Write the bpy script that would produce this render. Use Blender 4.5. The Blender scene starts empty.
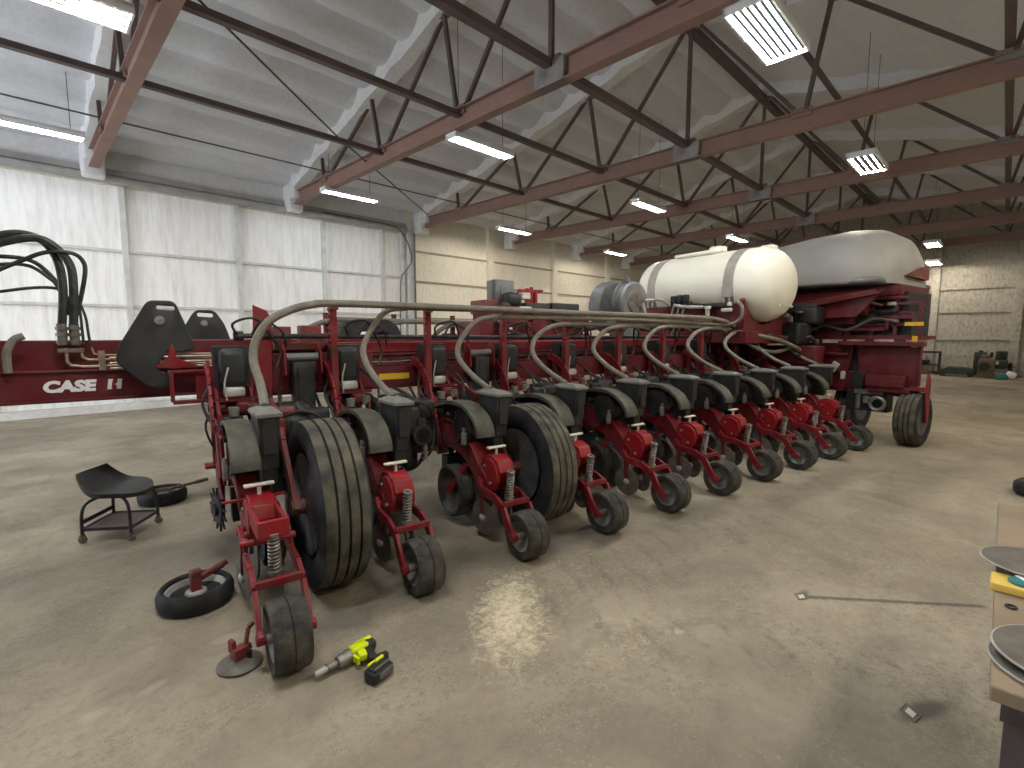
import bpy, bmesh, math, random
from mathutils import Vector, Matrix, Euler
R = math.radians
rnd = random.Random(7)
SC = bpy.context.scene
COL = SC.collection

# ------------------------------------------------------------ materials
MATS = {}
def mat(name, col, rough=0.6, metal=0.0, col2=None, scale=6.0, bump=0.0, bscale=40.0, emit=None, spec=0.3, lo=0.35, hi=0.7, detail=6):
    m = bpy.data.materials.new(name); m.use_nodes = True
    nt = m.node_tree; N = nt.nodes; L = nt.links
    b = N['Principled BSDF']
    b.inputs['Base Color'].default_value = (*col, 1)
    b.inputs['Roughness'].default_value = rough
    b.inputs['Metallic'].default_value = metal
    b.inputs['Specular IOR Level'].default_value = spec
    tc = N.new('ShaderNodeTexCoord')
    if col2:
        n = N.new('ShaderNodeTexNoise'); n.inputs['Scale'].default_value = scale; n.inputs['Detail'].default_value = detail
        L.new(tc.outputs['Object'], n.inputs['Vector'])
        r = N.new('ShaderNodeMapRange'); r.inputs['From Min'].default_value = lo; r.inputs['From Max'].default_value = hi
        L.new(n.outputs['Fac'], r.inputs['Value'])
        x = N.new('ShaderNodeMix'); x.data_type = 'RGBA'
        x.inputs['A'].default_value = (*col, 1); x.inputs['B'].default_value = (*col2, 1)
        L.new(r.outputs['Result'], x.inputs['Factor']); L.new(x.outputs['Result'], b.inputs['Base Color'])
    if bump:
        n2 = N.new('ShaderNodeTexNoise'); n2.inputs['Scale'].default_value = bscale; n2.inputs['Detail'].default_value = 4
        L.new(tc.outputs['Object'], n2.inputs['Vector'])
        bp = N.new('ShaderNodeBump'); bp.inputs['Strength'].default_value = bump; bp.inputs['Distance'].default_value = 0.02
        L.new(n2.outputs['Fac'], bp.inputs['Height']); L.new(bp.outputs['Normal'], b.inputs['Normal'])
    if emit:
        b.inputs['Emission Color'].default_value = (*emit[:3], 1); b.inputs['Emission Strength'].default_value = emit[3]
    MATS[name] = m
    return m

RED = mat('red_paint', (0.175, 0.007, 0.013), 0.42, 0, (0.12, 0.032, 0.030), 11, 0.15, 30, lo=0.42, hi=0.7)
DRED = mat('dark_red_paint', (0.095, 0.006, 0.011), 0.5, 0, (0.10, 0.03, 0.028), 6, 0.1, 20, lo=0.4, hi=0.75)
BRED = mat('bright_red_paint', (0.25, 0.008, 0.014), 0.38, 0, (0.20, 0.03, 0.028), 14, 0.1, 30, lo=0.45, hi=0.7)
WRED = mat('worn_red_paint', (0.19, 0.03, 0.03), 0.6, 0, (0.11, 0.05, 0.04), 14, 0.15, 40)
RUB = mat('black_rubber', (0.014, 0.015, 0.018), 0.75, 0, (0.045, 0.045, 0.042), 8, 0.25, 60, lo=0.45, hi=0.8)
RUBD = mat('dusty_tread_rubber', (0.038, 0.037, 0.032), 0.85, 0, (0.125, 0.115, 0.082), 9, 0.3, 60)
WHRUB = mat('closing_wheel_rubber', (0.024, 0.024, 0.023), 0.8, 0, (0.095, 0.087, 0.065), 10, 0.3, 60, lo=0.4, hi=0.75)
BLK = mat('black_plastic', (0.012, 0.012, 0.014), 0.5, 0, (0.03, 0.03, 0.03), 12)
CHAR = mat('charcoal_plastic', (0.014, 0.015, 0.017), 0.5, 0, (0.034, 0.034, 0.032), 7, 0.05, 40)
SHR = mat('dusty_grey_shroud', (0.040, 0.040, 0.033), 0.6, 0, (0.105, 0.10, 0.075), 9, 0.08, 40)
LID = mat('dusty_grey_lid', (0.125, 0.125, 0.115), 0.6, 0, (0.20, 0.195, 0.17), 12)
HOSE = mat('dusty_grey_hose', (0.135, 0.122, 0.10), 0.65, 0, (0.19, 0.17, 0.135), 14)
BHOSE = mat('black_hydraulic_hose', (0.012, 0.012, 0.012), 0.5, 0, (0.04, 0.04, 0.038), 18)
STL = mat('grey_steel', (0.30, 0.29, 0.27), 0.45, 0.7, (0.16, 0.15, 0.13), 16)
DSTL = mat('dirty_steel', (0.11, 0.10, 0.09), 0.55, 0.5, (0.19, 0.17, 0.14), 16)
TANST = mat('tan_steel_tube', (0.33, 0.27, 0.20), 0.5, 0.4, (0.20, 0.15, 0.11), 12)
RIM = mat('light_grey_rim', (0.42, 0.41, 0.38), 0.5, 0.1, (0.24, 0.23, 0.2), 10)
WRIM = mat('dusty_wheel_rim', (0.12, 0.125, 0.13), 0.5, 0.4, (0.06, 0.058, 0.05), 8)
GRIM = mat('dark_gauge_rim', (0.045, 0.045, 0.045), 0.6, 0.1, (0.09, 0.085, 0.07), 10)
CRIM = mat('closing_rim', (0.24, 0.24, 0.23), 0.5, 0.2, (0.12, 0.115, 0.10), 12)
CREAM = mat('cream_plastic', (0.62, 0.60, 0.52), 0.5, 0, (0.42, 0.39, 0.33), 14)
WHT = mat('white_tank_plastic', (0.72, 0.70, 0.60), 0.38, 0, (0.64, 0.62, 0.52), 2.5)
STRAP = mat('grey_strap', (0.33, 0.31, 0.27), 0.6, 0.1, (0.24, 0.22, 0.19), 10)
BIN = mat('pale_grey_bin_cover', (0.29, 0.285, 0.27), 0.55, 0, (0.245, 0.24, 0.23), 2.0)
GREY = mat('machine_grey', (0.16, 0.165, 0.165), 0.45, 0.2, (0.11, 0.11, 0.11), 8)
YEL = mat('yellow_decal', (0.62, 0.40, 0.02), 0.5)
WHTP = mat('white_decal', (0.72, 0.72, 0.72), 0.5)
LIME = mat('lime_tool_plastic', (0.62, 0.72, 0.01), 0.4)
WOOD = mat('plywood', (0.25, 0.195, 0.13), 0.7, 0, (0.185, 0.14, 0.095), 5, 0.1, 30)
PURP = mat('grey_purple_paint', (0.125, 0.105, 0.115), 0.5, 0.2, (0.09, 0.07, 0.065), 8)
TRUSS = mat('truss_red_primer', (0.30, 0.185, 0.150), 0.6, 0, (0.24, 0.155, 0.13), 3)
TRUSSD = mat('truss_dark_angle_iron', (0.105, 0.082, 0.078), 0.6, 0, (0.14, 0.105, 0.095), 4)
GUS = mat('grey_gusset', (0.30, 0.29, 0.28), 0.6, 0.1, (0.16, 0.15, 0.145), 5)
TUBE = mat('lit_tube', (1, 1, 1), 0.5, emit=(1.0, 0.90, 0.74, 150))
TUBEW = mat('lit_strip_tube', (1, 1, 1), 0.5, emit=(1.0, 0.89, 0.71, 170))
TUBES = mat('lit_cool_strip_tube', (1, 1, 1), 0.5, emit=(.88, .94, 1.0, 110))
TUBEC = mat('lit_cool_tube', (1, 1, 1), 0.5, emit=(0.95, 0.97, 0.98, 180))
GAPPL = mat('dark_gap_plate', (0.0015, 0.0015, 0.0016), 0.9, spec=0.0)  # near-black instead of white, so the gaps between tubes look dark
GREEN = mat('dark_green_paint', (0.03, 0.05, 0.035), 0.6, 0, (0.05, 0.06, 0.045), 3)
BROWN = mat('brown_machinery', (0.10, 0.07, 0.045), 0.6, 0, (0.16, 0.12, 0.08), 3)
TEAL = mat('teal_plastic', (0.03, 0.17, 0.17), 0.5)
WHITEP = mat('white_panel', (0.75, 0.78, 0.8), 0.5)

def foam(name, col, col2, vert=1.0, bump=0.5):
    """sprayed foam / liner with vertical streaks"""
    m = bpy.data.materials.new(name); m.use_nodes = True
    nt = m.node_tree; N = nt.nodes; L = nt.links; b = N['Principled BSDF']
    b.inputs['Roughness'].default_value = 0.8; b.inputs['Specular IOR Level'].default_value = 0.25
    tc = N.new('ShaderNodeTexCoord'); mp = N.new('ShaderNodeMapping'); mp.inputs['Scale'].default_value = (9, 9, 1.0 if vert > .5 else 5)
    L.new(tc.outputs['Object'], mp.inputs['Vector'])
    n = N.new('ShaderNodeTexNoise'); n.inputs['Scale'].default_value = 1.3; n.inputs['Detail'].default_value = 6; n.inputs['Roughness'].default_value = 0.65
    L.new(mp.outputs['Vector'], n.inputs['Vector'])
    r = N.new('ShaderNodeMapRange'); r.inputs['From Min'].default_value = 0.42; r.inputs['From Max'].default_value = 0.72
    L.new(n.outputs['Fac'], r.inputs['Value'])
    x = N.new('ShaderNodeMix'); x.data_type = 'RGBA'; x.inputs['A'].default_value = (*col, 1); x.inputs['B'].default_value = (*col2, 1)
    L.new(r.outputs['Result'], x.inputs['Factor'])
    L.new(x.outputs['Result'], b.inputs['Base Color'])
    bp = N.new('ShaderNodeBump'); bp.inputs['Strength'].default_value = bump; bp.inputs['Distance'].default_value = 0.05
    L.new(n.outputs['Fac'], bp.inputs['Height']); L.new(bp.outputs['Normal'], b.inputs['Normal'])
    return m
DOORF = foam('white_door_liner', (0.90, 0.90, 0.89), (0.72, 0.72, 0.71), 1, 0.2)
WALLF = foam('cream_wall_foam', (0.82, 0.79, 0.70), (0.70, 0.67, 0.58), 0, 0.25)
FARF = foam('tan_wall_foam', (0.48, 0.45, 0.39), (0.28, 0.26, 0.225), 0, 0.8)
CEILF = foam('grey_roof_foam', (0.71, 0.735, 0.775), (0.63, 0.655, 0.69), 0, 0.12)
HAUNF = foam('white_roof_foam', (0.76, 0.77, 0.78), (0.66, 0.67, 0.68), 0, 0.2)

def floor_mat():
    m = bpy.data.materials.new('stained_concrete'); m.use_nodes = True
    nt = m.node_tree; N = nt.nodes; L = nt.links; b = N['Principled BSDF']
    tc = N.new('ShaderNodeTexCoord')
    def noise(scale, detail=8, rough=0.6, mapping=None, dist=0.0):
        n = N.new('ShaderNodeTexNoise'); n.inputs['Scale'].default_value = scale; n.inputs['Detail'].default_value = detail
        n.inputs['Roughness'].default_value = rough; n.inputs['Distortion'].default_value = dist
        if mapping:
            mp = N.new('ShaderNodeMapping'); mp.inputs['Scale'].default_value = mapping[0]; mp.inputs['Rotation'].default_value = mapping[1]
            L.new(tc.outputs['Object'], mp.inputs['Vector']); L.new(mp.outputs['Vector'], n.inputs['Vector'])
        else: L.new(tc.outputs['Object'], n.inputs['Vector'])
        return n.outputs['Fac']
    def rng(v, a, c, d0=0.0, d1=1.0):
        r = N.new('ShaderNodeMapRange'); r.inputs['From Min'].default_value = a; r.inputs['From Max'].default_value = c
        r.inputs['To Min'].default_value = d0; r.inputs['To Max'].default_value = d1
        L.new(v, r.inputs['Value']); return r.outputs['Result']
    def mth(op, a, c):
        q = N.new('ShaderNodeMath'); q.operation = op
        for i, v in enumerate((a, c)):
            if isinstance(v, (int, float)): q.inputs[i].default_value = v
            else: L.new(v, q.inputs[i])
        return q.outputs[0]
    def mix(f, a, c):
        x = N.new('ShaderNodeMix'); x.data_type = 'RGBA'
        if isinstance(f, (int, float)): x.inputs['Factor'].default_value = f
        else: L.new(f, x.inputs['Factor'])
        for k, v in (('A', a), ('B', c)):
            if isinstance(v, tuple): x.inputs[k].default_value = (*v, 1)
            else: L.new(v, x.inputs[k])
        return x.outputs['Result']
    sep = N.new('ShaderNodeSeparateXYZ'); L.new(tc.outputs['Object'], sep.inputs[0])
    X, Y = sep.outputs[0], sep.outputs[1]
    def blob(cx, cy, rx, ry, ang=0.0):
        """soft elliptical mask around a spot of the floor"""
        mp = N.new('ShaderNodeMapping'); mp.vector_type = 'TEXTURE'
        mp.inputs['Location'].default_value = (cx, cy, 0); mp.inputs['Rotation'].default_value = (0, 0, ang); mp.inputs['Scale'].default_value = (rx, ry, 1)
        L.new(tc.outputs['Object'], mp.inputs['Vector'])
        ln = N.new('ShaderNodeVectorMath'); ln.operation = 'LENGTH'; L.new(mp.outputs['Vector'], ln.inputs[0])
        return rng(ln.outputs['Value'], 1.0, 0.0)
    big = noise(0.55, 8, 0.6, dist=0.6); med = noise(2.3, 8, 0.65, dist=0.5); fine = noise(14, 6, 0.7); grit = noise(60, 4, 0.7)
    c = mix(rng(big, 0.38, 0.64), (0.20, 0.168, 0.122), (0.375, 0.322, 0.24))
    c = mix(rng(med, 0.45, 0.72, 0, 0.55), c, (0.145, 0.125, 0.095))
    c = mix(rng(fine, 0.5, 0.8, 0, 0.45), c, (0.105, 0.09, 0.068))
    streak = noise(1.0, 7, 0.6, mapping=((0.6, 5.0, 1), (0, 0, R(-12))), dist=0.4)
    c = mix(rng(streak, 0.55, 0.8, 0, 0.35), c, (0.11, 0.095, 0.075))
    scab = rng(noise(1.3, 6, 0.6, dist=0.8), 0.46, 0.56)
    g1 = noise(26, 8, 0.85, dist=0.3); g2 = noise(75, 4, 0.8)
    c = mix(mth('MULTIPLY', rng(g1, 0.50, 0.58), mth('ADD', mth('MULTIPLY', scab, 0.55), 0.12)), c, (0.17, 0.145, 0.10))
    c = mix(mth('MULTIPLY', rng(g2, 0.55, 0.68), mth('ADD', mth('MULTIPLY', scab, 0.4), 0.05)), c, (0.56, 0.50, 0.38))
    # scattered pale flakes of residue
    spk = noise(34, 5, 0.75); area = noise(0.9, 4, 0.5)
    pale = mth('MULTIPLY', rng(spk, 0.56, 0.66), rng(area, 0.45, 0.6))
    c = mix(mth('MULTIPLY', pale, 0.55), c, (0.46, 0.42, 0.32))
    # straw-coloured spill
    sp = mth('ADD', blob(1.78, 1.80, 0.70, 0.30, R(40)), mth('MULTIPLY', blob(2.05, 1.2, 0.9, 0.5, R(-10)), 0.35))
    nm = noise(17, 8, 0.8, dist=1.0)
    c = mix(mth('MULTIPLY', mth('MULTIPLY', rng(mth('ADD', mth('MULTIPLY', sp, 0.50), nm), 0.66, 0.92), rng(g1, 0.30, 0.52)), 0.95), c, (0.66, 0.58, 0.40))
    for (bx, by, rx, ry, an) in ((0.31, 2.46, .10, .045, 20), (0.12, 2.44, .09, .05, -10), (0.75, 2.45, .12, .06, 30), (0.63, 2.62, .12, .06, 0), (4.6, 6.5, 1.2, .5, 0)):
        c = mix(mth('MULTIPLY', rng(mth('ADD', blob(bx, by, rx, ry, R(an)), mth('MULTIPLY', nm, 0.9)), 0.75, 1.1), 0.35), c, (0.46, 0.41, 0.30))
    # oil stains; those along the planter also paint in its cast shadow
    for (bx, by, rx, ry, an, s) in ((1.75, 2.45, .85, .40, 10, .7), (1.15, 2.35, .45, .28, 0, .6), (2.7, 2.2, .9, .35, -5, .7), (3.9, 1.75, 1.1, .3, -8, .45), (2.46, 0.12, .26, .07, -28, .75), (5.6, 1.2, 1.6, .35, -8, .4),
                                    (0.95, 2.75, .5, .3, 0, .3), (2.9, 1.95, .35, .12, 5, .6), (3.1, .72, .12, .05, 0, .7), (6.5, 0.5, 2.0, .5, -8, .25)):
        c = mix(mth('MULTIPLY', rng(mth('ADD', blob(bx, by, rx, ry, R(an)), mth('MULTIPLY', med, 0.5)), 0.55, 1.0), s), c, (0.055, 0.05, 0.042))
    # saw cut with a dark edge running between two points
    def seg(ax, ay, bx, by, w, soft):
        dx, dy = bx - ax, by - ay; l = math.hypot(dx, dy)
        mp = N.new('ShaderNodeMapping'); mp.vector_type = 'TEXTURE'
        mp.inputs['Location'].default_value = ((ax + bx) / 2, (ay + by) / 2, 0); mp.inputs['Rotation'].default_value = (0, 0, math.atan2(dy, dx)); mp.inputs['Scale'].default_value = (l / 2, 1, 1)
        L.new(tc.outputs['Object'], mp.inputs['Vector'])
        s2 = N.new('ShaderNodeSeparateXYZ'); L.new(mp.outputs['Vector'], s2.inputs[0])
        wob = mth('ADD', s2.outputs[1], mth('MULTIPLY', mth('SUBTRACT', fine, 0.5), 0.03))
        a1 = rng(mth('ABSOLUTE', s2.outputs[0], 0), 1.05, 0.95); a2 = rng(mth('ABSOLUTE', wob, 0), w + soft, w)
        return mth('MULTIPLY', a1, a2)
    c = mix(mth('MULTIPLY', seg(3.07, .72, 3.67, -.03, .006, .02), 0.8), c, (0.05, 0.045, 0.04))
    # tread marks: short dark dashes in rows
    w = N.new('ShaderNodeTexWave'); w.wave_type = 'BANDS'; w.inputs['Scale'].default_value = 1.6; w.inputs['Distortion'].default_value = 3.0; w.inputs['Detail'].default_value = 4; w.inputs['Detail Scale'].default_value = 2.0
    mpw = N.new('ShaderNodeMapping'); mpw.inputs['Rotation'].default_value = (0, 0, R(35)); L.new(tc.outputs['Object'], mpw.inputs['Vector']); L.new(mpw.outputs['Vector'], w.inputs['Vector'])
    band = mth('ADD', blob(3.2, 1.55, 1.7, .35, R(-10)), blob(2.3, 0.9, 1.1, .22, R(-60)))
    tm = mth('MULTIPLY', rng(w.outputs['Fac'], 0.8, 0.95), mth('MULTIPLY', rng(band, 0, 0.4), rng(fine, 0.4, 0.6)))
    c = mix(mth('MULTIPLY', tm, 0.3), c, (0.06, 0.055, 0.045))
    L.new(c, b.inputs['Base Color'])
    L.new(rng(med, 0.35, 0.7, 0.55, 0.8), b.inputs['Roughness'])
    b.inputs['Specular IOR Level'].default_value = 0.4
    bp = N.new('ShaderNodeBump'); bp.inputs['Strength'].default_value = 0.25; bp.inputs['Distance'].default_value = 0.01
    L.new(mth('ADD', grit, med), bp.inputs['Height']); L.new(bp.outputs['Normal'], b.inputs['Normal'])
    return m
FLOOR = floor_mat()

# ------------------------------------------------------------ mesh builder
class MB:
    def __init__(s): s.v = []; s.f = []; s.m = []
    def add(s, vs, fs, mi=0, M=None):
        o = len(s.v)
        for p in vs:
            p = Vector(p)
            if M is not None: p = M @ p
            s.v.append(p)
        for f in fs: s.f.append([i + o for i in f]); s.m.append(mi)
        return s
    def box(s, c, d, rot=(0, 0, 0), mi=0, taper=1.0):
        x, y, z = d[0] / 2, d[1] / 2, d[2] / 2; t = taper
        vs = [(-x * t, -y * t, -z), (x * t, -y * t, -z), (x * t, y * t, -z), (-x * t, y * t, -z), (-x, -y, z), (x, -y, z), (x, y, z), (-x, y, z)]
        M = Matrix.Translation(c) @ Euler(rot).to_matrix().to_4x4()
        return s.add(vs, [(3, 2, 1, 0), (4, 5, 6, 7), (0, 1, 5, 4), (1, 2, 6, 5), (2, 3, 7, 6), (3, 0, 4, 7)], mi, M)
    def rbox(s, c, d, r=0.02, rot=(0, 0, 0), mi=0, seg=3):
        bm = bmesh.new(); bmesh.ops.create_cube(bm, size=1.0)
        for v in bm.verts: v.co = Vector((v.co.x * d[0], v.co.y * d[1], v.co.z * d[2]))
        bmesh.ops.bevel(bm, geom=bm.edges[:], offset=r, segments=seg, profile=0.5, affect='EDGES')
        M = Matrix.Translation(c) @ Euler(rot).to_matrix().to_4x4()
        bm.verts.ensure_lookup_table()
        s.add([v.co.copy() for v in bm.verts], [[v.index for v in f.verts] for f in bm.faces], mi, M); bm.free(); return s
    def prism(s, poly, ax, lo, hi, mi=0, M=None):
        """polygon in the plane across axis ax, extruded lo..hi along it"""
        def P(a, b, t): return (t, a, b) if ax == 'x' else ((a, t, b) if ax == 'y' else (a, b, t))
        n = len(poly)
        vs = [P(a, b, lo) for a, b in poly] + [P(a, b, hi) for a, b in poly]
        fs = [list(range(n))[::-1], list(range(n, 2 * n))] + [(i, (i + 1) % n, (i + 1) % n + n, i + n) for i in range(n)]
        area = sum(poly[i][0] * poly[(i + 1) % n][1] - poly[(i + 1) % n][0] * poly[i][1] for i in range(n))
        if (area < 0) != (ax == 'y'): fs = [list(f)[::-1] for f in fs]
        return s.add(vs, fs, mi, M)
    def tube(s, pts, r, n=10, smooth=0, mi=0, closed=False):
        pts = [Vector(p) for p in pts]
        if smooth:
            out = []
            m = len(pts)
            for i in range(m - 1):
                p0 = pts[max(i - 1, 0)]; p1 = pts[i]; p2 = pts[i + 1]; p3 = pts[min(i + 2, m - 1)]
                for k in range(smooth):
                    t = k / smooth
                    out.append(0.5 * ((2 * p1) + (-p0 + p2) * t + (2 * p0 - 5 * p1 + 4 * p2 - p3) * t * t + (-p0 + 3 * p1 - 3 * p2 + p3) * t ** 3))
            out.append(pts[-1]); pts = out
        rr = r if isinstance(r, (list, tuple)) else [r] * len(pts)
        if len(rr) != len(pts): rr = [rr[min(int(i * len(rr) / len(pts)), len(rr) - 1)] for i in range(len(pts))]
        t0 = (pts[1] - pts[0]).normalized()
        up = Vector((0, 0, 1)) if abs(t0.z) < 0.9 else Vector((0, 1, 0))
        a = t0.cross(up).normalized(); rings = []
        for i, p in enumerate(pts):
            t = ((pts[min(i + 1, len(pts) - 1)] - pts[i]).normalized() + (pts[i] - pts[max(i - 1, 0)]).normalized())
            if t.length < 1e-6: t = t0
            t.normalize(); a = (a - t * a.dot(t)).normalized(); b = t.cross(a)
            rings.append([p + (a * math.cos(2 * math.pi * k / n) + b * math.sin(2 * math.pi * k / n)) * rr[i] for k in range(n)])
        vs = [v for rg in rings for v in rg]; m = len(rings); fs = []
        for i in range(m - 1):
            for k in range(n):
                fs.append((i * n + k, i * n + (k + 1) % n, (i + 1) * n + (k + 1) % n, (i + 1) * n + k))
        fs.append(list(range(n))[::-1]); fs.append([(m - 1) * n + k for k in range(n)])
        return s.add(vs, fs, mi)
    def bar(s, p0, p1, w, h, mi=0, up=(0, 0, 1)):
        p0 = Vector(p0); p1 = Vector(p1); t = (p1 - p0); l = t.length; t.normalize(); up = Vector(up)
        if abs(t.dot(up)) > 0.98: up = Vector((0, 1, 0))
        a = t.cross(up).normalized(); b = a.cross(t)
        M = Matrix((( *a, 0), (*t, 0), (*b, 0), (0, 0, 0, 1))).transposed()
        M = Matrix.Translation((p0 + p1) / 2) @ M
        x, y, z = w / 2, l / 2, h / 2
        vs = [(-x, -y, -z), (x, -y, -z), (x, y, -z), (-x, y, -z), (-x, -y, z), (x, -y, z), (x, y, z), (-x, y, z)]
        return s.add(vs, [(3, 2, 1, 0), (4, 5, 6, 7), (0, 1, 5, 4), (1, 2, 6, 5), (2, 3, 7, 6), (3, 0, 4, 7)], mi, M)
    def flat(s, pts, w, h, ax='x'):
        """a bent flat strip: chain of bars"""
        for a, b in zip(pts[:-1], pts[1:]): s.bar(a, b, w, h)
        return s
    def lathe(s, prof, ax='x', c=(0, 0, 0), n=28, M=None):
        """prof: (along, radius, mat) list; turned round axis"""
        def P(a, r, t):
            u, v = r * math.cos(t), r * math.sin(t)
            return {'x': (a, u, v), 'y': (v, a, u), 'z': (u, v, a)}[ax]
        T = Matrix.Translation(c) if M is None else M
        base = len(s.v); m = len(prof)
        for a, r, *_ in prof:
            for k in range(n): s.v.append(T @ Vector(P(a, max(r, 1e-4), 2 * math.pi * k / n)))
        for i in range(m - 1):
            mi = prof[i][2] if len(prof[i]) > 2 else 0
            for k in range(n):
                s.f.append([base + i * n + k, base + i * n + (k + 1) % n, base + (i + 1) * n + (k + 1) % n, base + (i + 1) * n + k][::-1]); s.m.append(mi)
        s.f.append([base + k for k in range(n)]); s.m.append(prof[0][2] if len(prof[0]) > 2 else 0)
        s.f.append([base + (m - 1) * n + k for k in range(n)][::-1]); s.m.append(prof[-2][2] if len(prof[-2]) > 2 else 0)
        return s
    def cyl(s, p0, p1, r, n=16, mi=0): return s.tube([p0, p1], r, n, 0, mi)
    def helix(s, p0, p1, R_, r, turns, n=6):
        p0 = Vector(p0); p1 = Vector(p1); t = (p1 - p0); l = t.length; t.normalize()
        a = t.cross(Vector((1, 0, 0))).normalized(); b = t.cross(a); pts = []
        K = int(turns * 10)
        for i in range(K + 1):
            th = 2 * math.pi * i / 10; pts.append(p0 + t * (l * i / K) + (a * math.cos(th) + b * math.sin(th)) * R_)
        return s.tube(pts, r, n)

def obj(name, mb, mats, parent=None, bevel=0, angle=35, loc=None, rot=None):
    me = bpy.data.meshes.new(name)
    me.from_pydata([tuple(v) for v in mb.v], [], mb.f)
    for m in (mats if isinstance(mats, (list, tuple)) else [mats]): me.materials.append(m)
    me.polygons.foreach_set('material_index', mb.m)
    me.polygons.foreach_set('use_smooth', [True] * len(me.polygons))
    me.update()
    bm = bmesh.new(); bm.from_mesh(me); bmesh.ops.recalc_face_normals(bm, faces=bm.faces[:]); bm.to_mesh(me); bm.free()
    me.set_sharp_from_angle(angle=R(angle))
    o = bpy.data.objects.new(name, me); COL.objects.link(o)
    if parent is not None: o.parent = parent
    if bevel:
        b = o.modifiers.new('bevel', 'BEVEL'); b.width = bevel; b.segments = 2; b.limit_method = 'ANGLE'; b.angle_limit = R(40)
    if loc: o.location = loc
    if rot: o.rotation_euler = rot
    return o
def tag(o, label, cat, group=None, kind=None):
    o['label'] = label
    if cat: o['category'] = cat
    if group: o['group'] = group
    if kind: o['kind'] = kind
    return o
def empty(name, loc=(0, 0, 0), rz=0, label=None, cat=None, group=None):
    o = bpy.data.objects.new(name, None); COL.objects.link(o); o.empty_display_size = 0.1
    o.location = loc; o.rotation_euler = (0, 0, rz)
    if label: tag(o, label, cat, group)
    return o
def struct(name, mb, mats, parent=None, bevel=0):
    o = obj(name, mb, mats, parent, bevel)
    if parent is None: o['kind'] = 'structure'
    return o
def copy_tree(o, parent=None):
    c = o.copy(); COL.objects.link(c); c.parent = parent
    for ch in list(o.children): copy_tree(ch, c)
    return c

# ------------------------------------------------------------ camera
cam = bpy.data.cameras.new('camera'); co = bpy.data.objects.new('camera', cam); COL.objects.link(co); SC.camera = co
F_PX, YAW, PIT = 493.354, 0.7832, 0.1014
cam.sensor_width = 36; cam.lens = F_PX / 1024 * 36; cam.clip_start = 0.05; cam.clip_end = 200
co.location = (0, 0, 1.495); co.rotation_euler = (math.pi / 2 - PIT, 0, YAW - math.pi / 2)

# ------------------------------------------------------------ the hall
X0, X1, Y0, Y1 = -5.0, 24.8, -4.0, 12.19
RY, RZ, SL = 4.15, 6.95, 0.25
def roof_z(y): return RZ - SL * abs(y - RY)
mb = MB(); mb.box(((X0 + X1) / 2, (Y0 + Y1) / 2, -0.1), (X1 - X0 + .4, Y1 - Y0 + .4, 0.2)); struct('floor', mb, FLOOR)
# ceiling: foam between purlins sags in shallow scallops along the hall
mb = MB(); ys = []
n = 220
for i in range(n + 1):
    y = Y0 - 0.1 + (Y1 - Y0 + 0.2) * i / n
    amp = 0.14 if y > RY else 0.04
    ys.append((y, roof_z(y) - amp * abs(math.sin(math.pi * (y - RY) / 0.62)) ** 0.8))
nx = 150
vs = []
for j in range(nx + 1):
    x = X0 - .1 + (X1 - X0 + .2) * j / nx
    for (y, z) in ys: vs.append((x, y, z + 0.018 * math.sin(x * 7.3 + y * 3.1) * math.sin(y * 4.7 - x * 2.2)))
fs = [(j * (n + 1) + i, j * (n + 1) + i + 1, (j + 1) * (n + 1) + i + 1, (j + 1) * (n + 1) + i) for j in range(nx) for i in range(n)]
# closed slab: the outer roof skin above
o0 = len(vs)
vs += [(X0 - .1, Y0 - .1, roof_z(Y0) + .15), (X0 - .1, RY, RZ + .2), (X0 - .1, Y1 + .1, roof_z(Y1) + .15), (X1 + .1, Y0 - .1, roof_z(Y0) + .15), (X1 + .1, RY, RZ + .2), (X1 + .1, Y1 + .1, roof_z(Y1) + .15)]
mb.add(vs, fs + [(o0, o0 + 1, o0 + 4, o0 + 3), (o0 + 1, o0 + 2, o0 + 5, o0 + 4)]); struct('ceiling', mb, CEILF)

DX1 = 7.95; DZ = 4.29                      # the big white door in the left wall
def gable(x, d):
    return [(Y0 - .1, 0), (Y1 + .1, 0), (Y1 + .1, roof_z(Y1) + .1), (RY, RZ + .1), (Y0 - .1, roof_z(Y0) + .1)]
mb = MB()
mb.box(((DX1 + X1) / 2, Y1 + .1, 2.55), (X1 - DX1, .2, 5.1)); mb.box(((X0 + DX1) / 2, Y1 + .1, (DZ + 5.1) / 2), (DX1 - X0, .2, 5.1 - DZ))
wl = struct('wall_left', mb, WALLF)
mb = MB(); mb.box(((X0 + DX1) / 2, Y1 + .12, DZ / 2), (DX1 - X0, .1, DZ)); door = struct('door_1', mb, DOORF)
FR = mat('white_frame', (0.66, 0.66, 0.64), 0.6, 0, (0.5, 0.5, 0.48), 5)
mb = MB(); mb.box(((X0 + 7.9) / 2, Y1 - .01, 4.75), (7.9 - X0, .04, .6)); struct('trim_20', mb, HAUNF)
for x in (-2.4, -.4, 1.64, 3.64, 5.6, 7.25):
    mb = MB(); mb.box((x, Y1 + .02, DZ / 2), (.09, .12, DZ)); struct('door_rib', mb, FR, door)
for z in (1.02, 2.03, 3.08):
    mb = MB(); mb.box(((X0 + DX1) / 2, Y1 + .04, z), (DX1 - X0, .08, .05)); struct('door_rail', mb, FR, door)
mb = MB(); mb.box(((X0 + DX1) / 2, Y1 - .03, .07), (DX1 - X0, .16, .14)); mb.box(((X0 + DX1) / 2, Y1 + .0, .32), (DX1 - X0, .1, .05)); struct('door_rail', mb, FR, door)
mb = MB(); mb.box((DX1 + .1, Y1 - .05, 2.2), (.2, .16, 4.4)); mb.box((DX1 - .1, Y1 - .02, 2.2), (.08, .12, 4.4)); struct('trim_1', mb, FR)
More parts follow.
